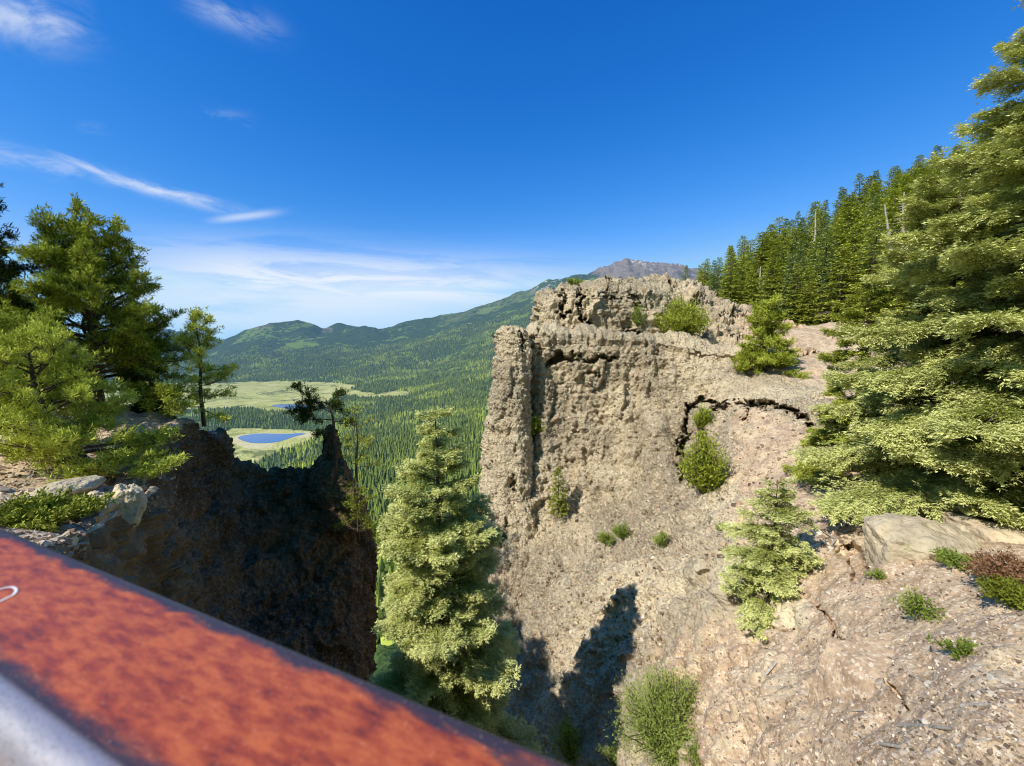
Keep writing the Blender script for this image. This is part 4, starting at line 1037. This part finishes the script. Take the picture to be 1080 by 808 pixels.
def chip_mat():
    m, T = new_mat('chips'); t = T.attr('tone'); pos = T.node('ShaderNodeNewGeometry').outputs['Position']
    c = T.ramp(t, [(0,(.12,.09,.065)),(.3,(.32,.23,.155)),(.65,(.50,.38,.26)),(.94,(.68,.55,.40)),(1,(.80,.72,.58))]); n = T.noise(pos, 20, 3, .7)
    finish(T, c, .92, n, .5, .02); return m
M_CHIP = chip_mat()
chips('gravel', 21000, (600,1080), (560,808), .005, .032, M_CHIP, 71, 'small stone chips and gravel littering the bare slope on the right', lists=BV[:1], cond=lambda a,b: a > 620 or b < 700)
chips('gravel', 3500, (0,190), (440,590), .012, .07, M_CHIP, 72, 'stone chips and gravel littering the left ledge', lists=BV_LEDGE, cond=lambda a,b: b < 540 or a < 90)
chips('rock_rubble', 8000, (560,900), (352,700), .03, .12, M_CHIP, 73, 'knobbly rock fragments studding the face of the main cliff', lists=BV[:1], flat=.8, cond=lambda a,b: (a < 760 or b > 420) and (b < 590 or a < 700))
chips('rock_rubble', 1500, (500,575), (350,640), .03, .10, M_CHIP, 74, 'knobbly rock fragments studding the rock pillar', lists=BV[1:2], flat=.8)
def stick(pts, r_, name, label, forks=()):
    P_ = []
    for (a,b_) in pts: 
        h_ = hit(a,b_); P_.append(h_+np.array([0,0,r_*1.1]))
    c = np.mean(P_,0); t = Tubes(); n = len(P_)
    r_ *= 1.35; t.add(np.array(P_)-c, np.linspace(r_,r_*.5,n), 6)
    for f in forks:
        Q_ = [hit(*x)+np.array([0,0,r_]) for x in f]; t.add(np.array(Q_)-c, np.linspace(r_*.6,r_*.3,len(Q_)), 5)
    o = link(name, t.mesh(name,M_DEAD), None, c); tag(o,label,'dead branch')
stick([(887,659),(882,672),(877,687)],.028,'dead_branch','short bleached stick above the crack in the dirt')
stick([(818,700),(808,712),(790,730)],.022,'dead_branch','forked grey branch lying in the middle of the slope',[[(816,700),(800,703)],[(808,713),(812,718)]])
stick([(1014,746),(1040,745),(1062,745)],.016,'dead_branch','straight pale stick on the stony slope near the right edge')
stick([(950,767),(975,768),(1004,771)],.020,'dead_branch','dark grey branch beside the pale flat stone')
stick([(928,786),(950,789),(962,782)],.015,'dead_branch','thin bleached twig near the bottom of the slope')
stick([(975,800),(990,792),(993,784)],.013,'dead_branch','small bent twig at the bottom right')
stick([(893,552),(880,572),(872,582)],.030,'dead_branch','pale dead root poking out below the olive conifer',[[(881,570),(868,562)]])
stick([(1010,788),(1032,783),(1055,778)],.010,'dead_branch','fine pale twig in the bottom right corner')
stick([(905,557),(890,563)],.025,'dead_branch','short curved root below the boughs left of the boulder')

r_tw = np.random.default_rng(91)
for i in range(16):
    a = r_tw.uniform(900,1075); b_ = r_tw.uniform(690,800); an = r_tw.uniform(-.5,.5); l = r_tw.uniform(8,20)
    pts_ = [(a-l*math.cos(an), b_-l*math.sin(an)),(a,b_+r_tw.uniform(-2,2)),(a+l*math.cos(an), b_+l*math.sin(an))]
    if any(hit(*q_) is None for q_ in pts_): continue
    stick(pts_, .006, 'twig', 'thin bleached twig lying on the stony slope in the lower right'); [o_ for o_ in [COL.objects[-1]]][0]['group'] = 'thin twigs on the stony slope'
# ================================================================ RAILING
def rail_mat():
    m, T = new_mat('rusty_painted_steel'); tc = T.node('ShaderNodeTexCoord').outputs['Object']
    sep = T.node('ShaderNodeSeparateXYZ', ins={'Vector': tc}); y = sep.outputs[1]
    mp = T.node('ShaderNodeMapping', ins={'Vector': tc}); mp.inputs['Rotation'].default_value = (0,0,rad(-50)); mp.inputs['Scale'].default_value = (.45,1.6,1)
    n = T.noise(mp.outputs[0], 55, 5, .62, .15); nb = T.noise(tc, 11, 4, .6, .3); nf = T.noise(tc, 260, 3, .7)
    c = T.ramp(T.math('ADD', T.math('MULTIPLY', n, .65), T.math('MULTIPLY', nb, .35)), [(.27,(.06,.020,.016)),(.36,(.18,.036,.022)),(.46,(.36,.062,.024)),(.59,(.55,.130,.040)),(.72,(.44,.082,.028)),(.82,(.25,.045,.02))])
    # paint worn dark towards both bends; grey steel on the near one, its sky highlight painted pale
    nd = T.math('MULTIPLY', T.math('SUBTRACT', T.noise(mp.outputs[0], 30, 4, .65, .5), .5), .045)
    yy = T.math('ADD', y, nd)
    dk = T.math('ADD', T.step(yy, -.040, -.060), T.step(yy, .066, .078), clamp=True)
    c = T.mix(dk, c, T.mix(nb, (.025,.020,.035), (.075,.05,.06)))
    bare = T.step(y, -.060, -.068)
    c = T.mix(bare, c, T.mix(nf, (.30,.28,.33), (.44,.42,.48)))  # lavender tint stands in for the sky's gloss on the steel bend
    c = T.mix(T.math('MULTIPLY', T.step(nf, .62, .70), .55), c, (.70,.42,.28))
    c = T.mix(T.math('MULTIPLY', T.step(nf, .40, .32), .7), c, (.06,.03,.025))
    fl = T.voro(mp.outputs[0], 150); c = T.mix(T.math('MULTIPLY', T.step(fl, .20, .08), .35), c, (.10,.04,.03))
    r = T.math('ADD', T.math('MULTIPLY', n, .3), .28)
    p = finish(T, c, r, T.math('ADD', T.math('MULTIPLY', nf,.3), n), .25, .002, .5)
    mt = T.math('MULTIPLY', bare, .5); T.l.new(mt, p.inputs['Metallic']); return m
M_RAIL = rail_mat()
hR = .35
e1 = np.array([-1.036,.447,0]); e1/=np.linalg.norm(e1); e1=-e1                 # along the rail, to the right/back
e2 = np.array([-e1[1],e1[0],0])                                                 # outward
mid = e2*((.1235+.313)/2)+np.array([0,0,-hR]); 
rail = empty('railing', mid, math.atan2(e1[1],e1[0])); tag(rail,'rust coloured steel railing with a wide rounded top rail at the overlook','railing')
def rrect(w,h,r0,n=8,r1=None):
    r1 = r1 or r0
    pts=[]
    for cx,cy,a0,r in ((w/2-r1,-r1,0,r1),(-w/2+r0,-r0,90,r0),(-w/2+r0,-h+r0,180,r0),(w/2-r1,-h+r1,270,r1)):
        for k in range(n+1):
            a = rad(a0+90*k/n); pts.append((cx+r*math.cos(a),cy+r*math.sin(a)))
    return np.array(pts)
sec = rrect(.1895,.10,.03,8,.016); xs = np.linspace(-3.2,2.6,60)
G = np.array([[(x,s[0],s[1]) for s in sec] for x in xs])
link('top_rail', mesh_np('top_rail', G.reshape(-1,3), grid_faces(len(xs),len(sec),True), M_RAIL, True), rail)
for x in (-2.4,0.9,2.4):
    s2 = rrect(.08,.08,.012,4)[:, :]; zs_ = np.linspace(-.10,-1.12,6)
    G = np.array([[(x+s[0],s[1]+.04,z) for s in s2] for z in zs_]); link('post', mesh_np('post', G.reshape(-1,3), grid_faces(6,len(s2),True), M_RAIL, True), rail)
for z in (-.55,-.9):
    t = Tubes(); t.add([(-3.2,0,z),(2.6,0,z)],.02,10); link('lower_rail', t.mesh('lower_rail',M_RAIL), rail)
mw, TT_ = new_mat('white_paint'); finish(TT_, (.8,.8,.8), .6)
def rail_uv(px_,py_):
    d = W(px_,py_,1); s = -hR/d[2]; p = d*s-mid; return np.array([p@e1, p@e2, .0012])
lp = [rail_uv(*q_) for q_ in [(-12,640),(-4,637),(6,632),(14,628),(17,623),(13,620),(4,621),(-4,624),(-12,628)]]
t = Tubes(); M_ = cat_w(len(lp), np.linspace(0,len(lp)-1,40)); pp = M_@np.array(lp)
tg = unit(np.gradient(pp,axis=0)); nn = np.cross(tg,[0,0,1.]); a_=pp-nn*.0016; b_=pp+nn*.0016
V = np.stack([a_,b_],1).reshape(-1,3); me = mesh_np('painted_mark', V, grid_faces(40,2), mw, False)
link('painted_mark', me, rail)

# ================================================================ SKY, SUN, CAMERA
w = bpy.data.worlds.new('World'); scene.world = w; w.use_nodes = True; T = NT(w.node_tree)
sky = T.node('ShaderNodeTexSky', sky_type='NISHITA'); sky.sun_disc = False
sky.sun_elevation = math.asin(SUN[2]); sky.sun_rotation = math.atan2(SUN[0],SUN[1]); sky.altitude = 2500; sky.air_density = 1.0; sky.dust_density = .3; sky.ozone_density = 2.5
dirv = T.node('ShaderNodeTexCoord').outputs['Generated']; sp_ = T.node('ShaderNodeSeparateXYZ', ins={'Vector': dirv})
yc = T.math('MAXIMUM', sp_.outputs[1], .05); u = T.math('DIVIDE', sp_.outputs[0], yc); v = T.math('DIVIDE', sp_.outputs[2], yc)
front = T.step(sp_.outputs[1], .05, .2)
def uvd(px_,py_): d = W(px_,py_,1); return d[0]/d[1], d[2]/d[1]
mask = None
def streak(a, b, wid, stretch, sc, lo, hi, amp, seed):
    global mask
    (u0,v0),(u1,v1) = uvd(*a),uvd(*b); cu,cv = (u0+u1)/2,(v0+v1)/2; L_ = math.hypot(u1-u0,v1-v0)/2; an = math.atan2(v1-v0,u1-u0); wd = wid/F
    du = T.math('SUBTRACT',u,cu); dv = T.math('SUBTRACT',v,cv)
    s = T.math('ADD', T.math('MULTIPLY',du,math.cos(an)), T.math('MULTIPLY',dv,math.sin(an)))
    t = T.math('SUBTRACT', T.math('MULTIPLY',dv,math.cos(an)), T.math('MULTIPLY',du,math.sin(an)))
    cb = T.node('ShaderNodeCombineXYZ', ins={0:T.math('MULTIPLY',s,1/stretch),1:t,2:float(seed)})
    n = T.noise(cb.outputs[0], sc, 6, .62, .5); nw = T.noise(cb.outputs[0], sc*.35, 3, .5)
    t = T.math('ADD', t, T.math('MULTIPLY', T.math('SUBTRACT', nw, .5), wd*1.8))
    g1 = T.math('POWER', T.math('ABSOLUTE', T.math('DIVIDE', s, L_)), 3.0); g2 = T.math('POWER', T.math('ABSOLUTE', T.math('DIVIDE', t, wd)), 2.0)
    ex = T.math('POWER', 2.718, T.math('MULTIPLY', T.math('ADD', g1, g2), -1))
    k = T.math('MULTIPLY', T.math('MULTIPLY', ex, T.step(n, lo, hi)), amp)
    mask = k if mask is None else T.math('MAXIMUM', mask, k)
streak((-60,150),(120,190),8,5,13,.36,.66,.85,1)
streak((60,163),(150,198),4,6,18,.35,.6,.6,13)
streak((90,180),(260,226),6,5,16,.38,.64,.7,2)
streak((225,232),(292,224),4,4,12,.30,.6,.5,3)
streak((-30,10),(90,30),22,2.0,9,.42,.72,.60,4)
streak((200,2),(288,35),11,2.5,10,.38,.68,.45,5)
streak((208,122),(262,128),7,2.5,14,.40,.7,.35,6)
streak((85,135),(115,138),5,2.5,14,.45,.7,.2,7)
streak((150,285),(580,302),26,8,17,.32,.56,.95,8)
streak((100,318),(540,322),34,6,9,.14,.55,.72,9)
streak((180,272),(420,312),8,10,26,.35,.58,.85,10)
streak((260,286),(470,330),6,10,28,.35,.58,.8,11)
streak((380,296),(560,300),11,6,20,.35,.58,.75,12)
mask = T.math('MULTIPLY', mask, front, clamp=True)
hs = T.node('ShaderNodeHueSaturation'); hs.inputs['Saturation'].default_value = 1.12; hs.inputs['Value'].default_value = 1.0; T.l.new(sky.outputs[0], hs.inputs['Color'])
SKY_S = .105
gm = T.mix(1.0, hs.outputs[0], (.50,1.05,1.62), 'MULTIPLY')
sc_ = T.node('ShaderNodeSeparateColor', ins={'Color': gm})
bk = T.math('SUBTRACT', 1.0, T.step(sp_.outputs[1], -.15, .35))
def ch(i, k, p, mx, ex): return T.math('MULTIPLY', T.math('MINIMUM', T.math('MULTIPLY', T.math('POWER', T.math('MULTIPLY', sc_.outputs[i], SKY_S), p), k), T.math('ADD', mx, T.math('MULTIPLY', bk, ex))), 1/SKY_S)
gm = T.node('ShaderNodeCombineColor', ins={0: ch(0,105,2.45,.28,.0), 1: ch(1,1.72,1.12,.62,-.28), 2: ch(2,1.125,.69,.98,-.62)}).outputs[0]
cc_ = T.mix(mask, gm, (.86/SKY_S,.92/SKY_S,1.0/SKY_S))
bg = T.node('ShaderNodeBackground'); bg.inputs[1].default_value = SKY_S; T.l.new(cc_, bg.inputs[0])
ow = T.node('ShaderNodeOutputWorld'); T.l.new(bg.outputs[0], ow.inputs[0])
sd = bpy.data.lights.new('sun','SUN'); sd.energy = 5.0; sd.angle = rad(.5); sd.color = (1,.955,.88)
so = bpy.data.objects.new('sun', sd); COL.objects.link(so); so.rotation_euler = Vector(SUN).to_track_quat('Z','Y').to_euler()

cd = bpy.data.cameras.new('camera'); cam = bpy.data.objects.new('camera', cd); COL.objects.link(cam)
cd.sensor_width = 36; cd.lens = 36*F/1080; cd.clip_start = .02; cd.clip_end = 60000
cam.location = (0,0,0); cam.rotation_euler = (rad(90)-PITCH,0,0); scene.camera = cam
cd.dof.use_dof = True; cd.dof.focus_distance = 30; cd.dof.aperture_fstop = 3.4
scene.view_settings.view_transform = 'Standard'; scene.view_settings.look = 'None'; scene.view_settings.exposure = 0
scene.render.engine = 'CYCLES'
scene.cycles.filter_width = 1.1; scene.cycles.max_bounces = 4; scene.cycles.diffuse_bounces = 3; scene.cycles.transmission_bounces = 2
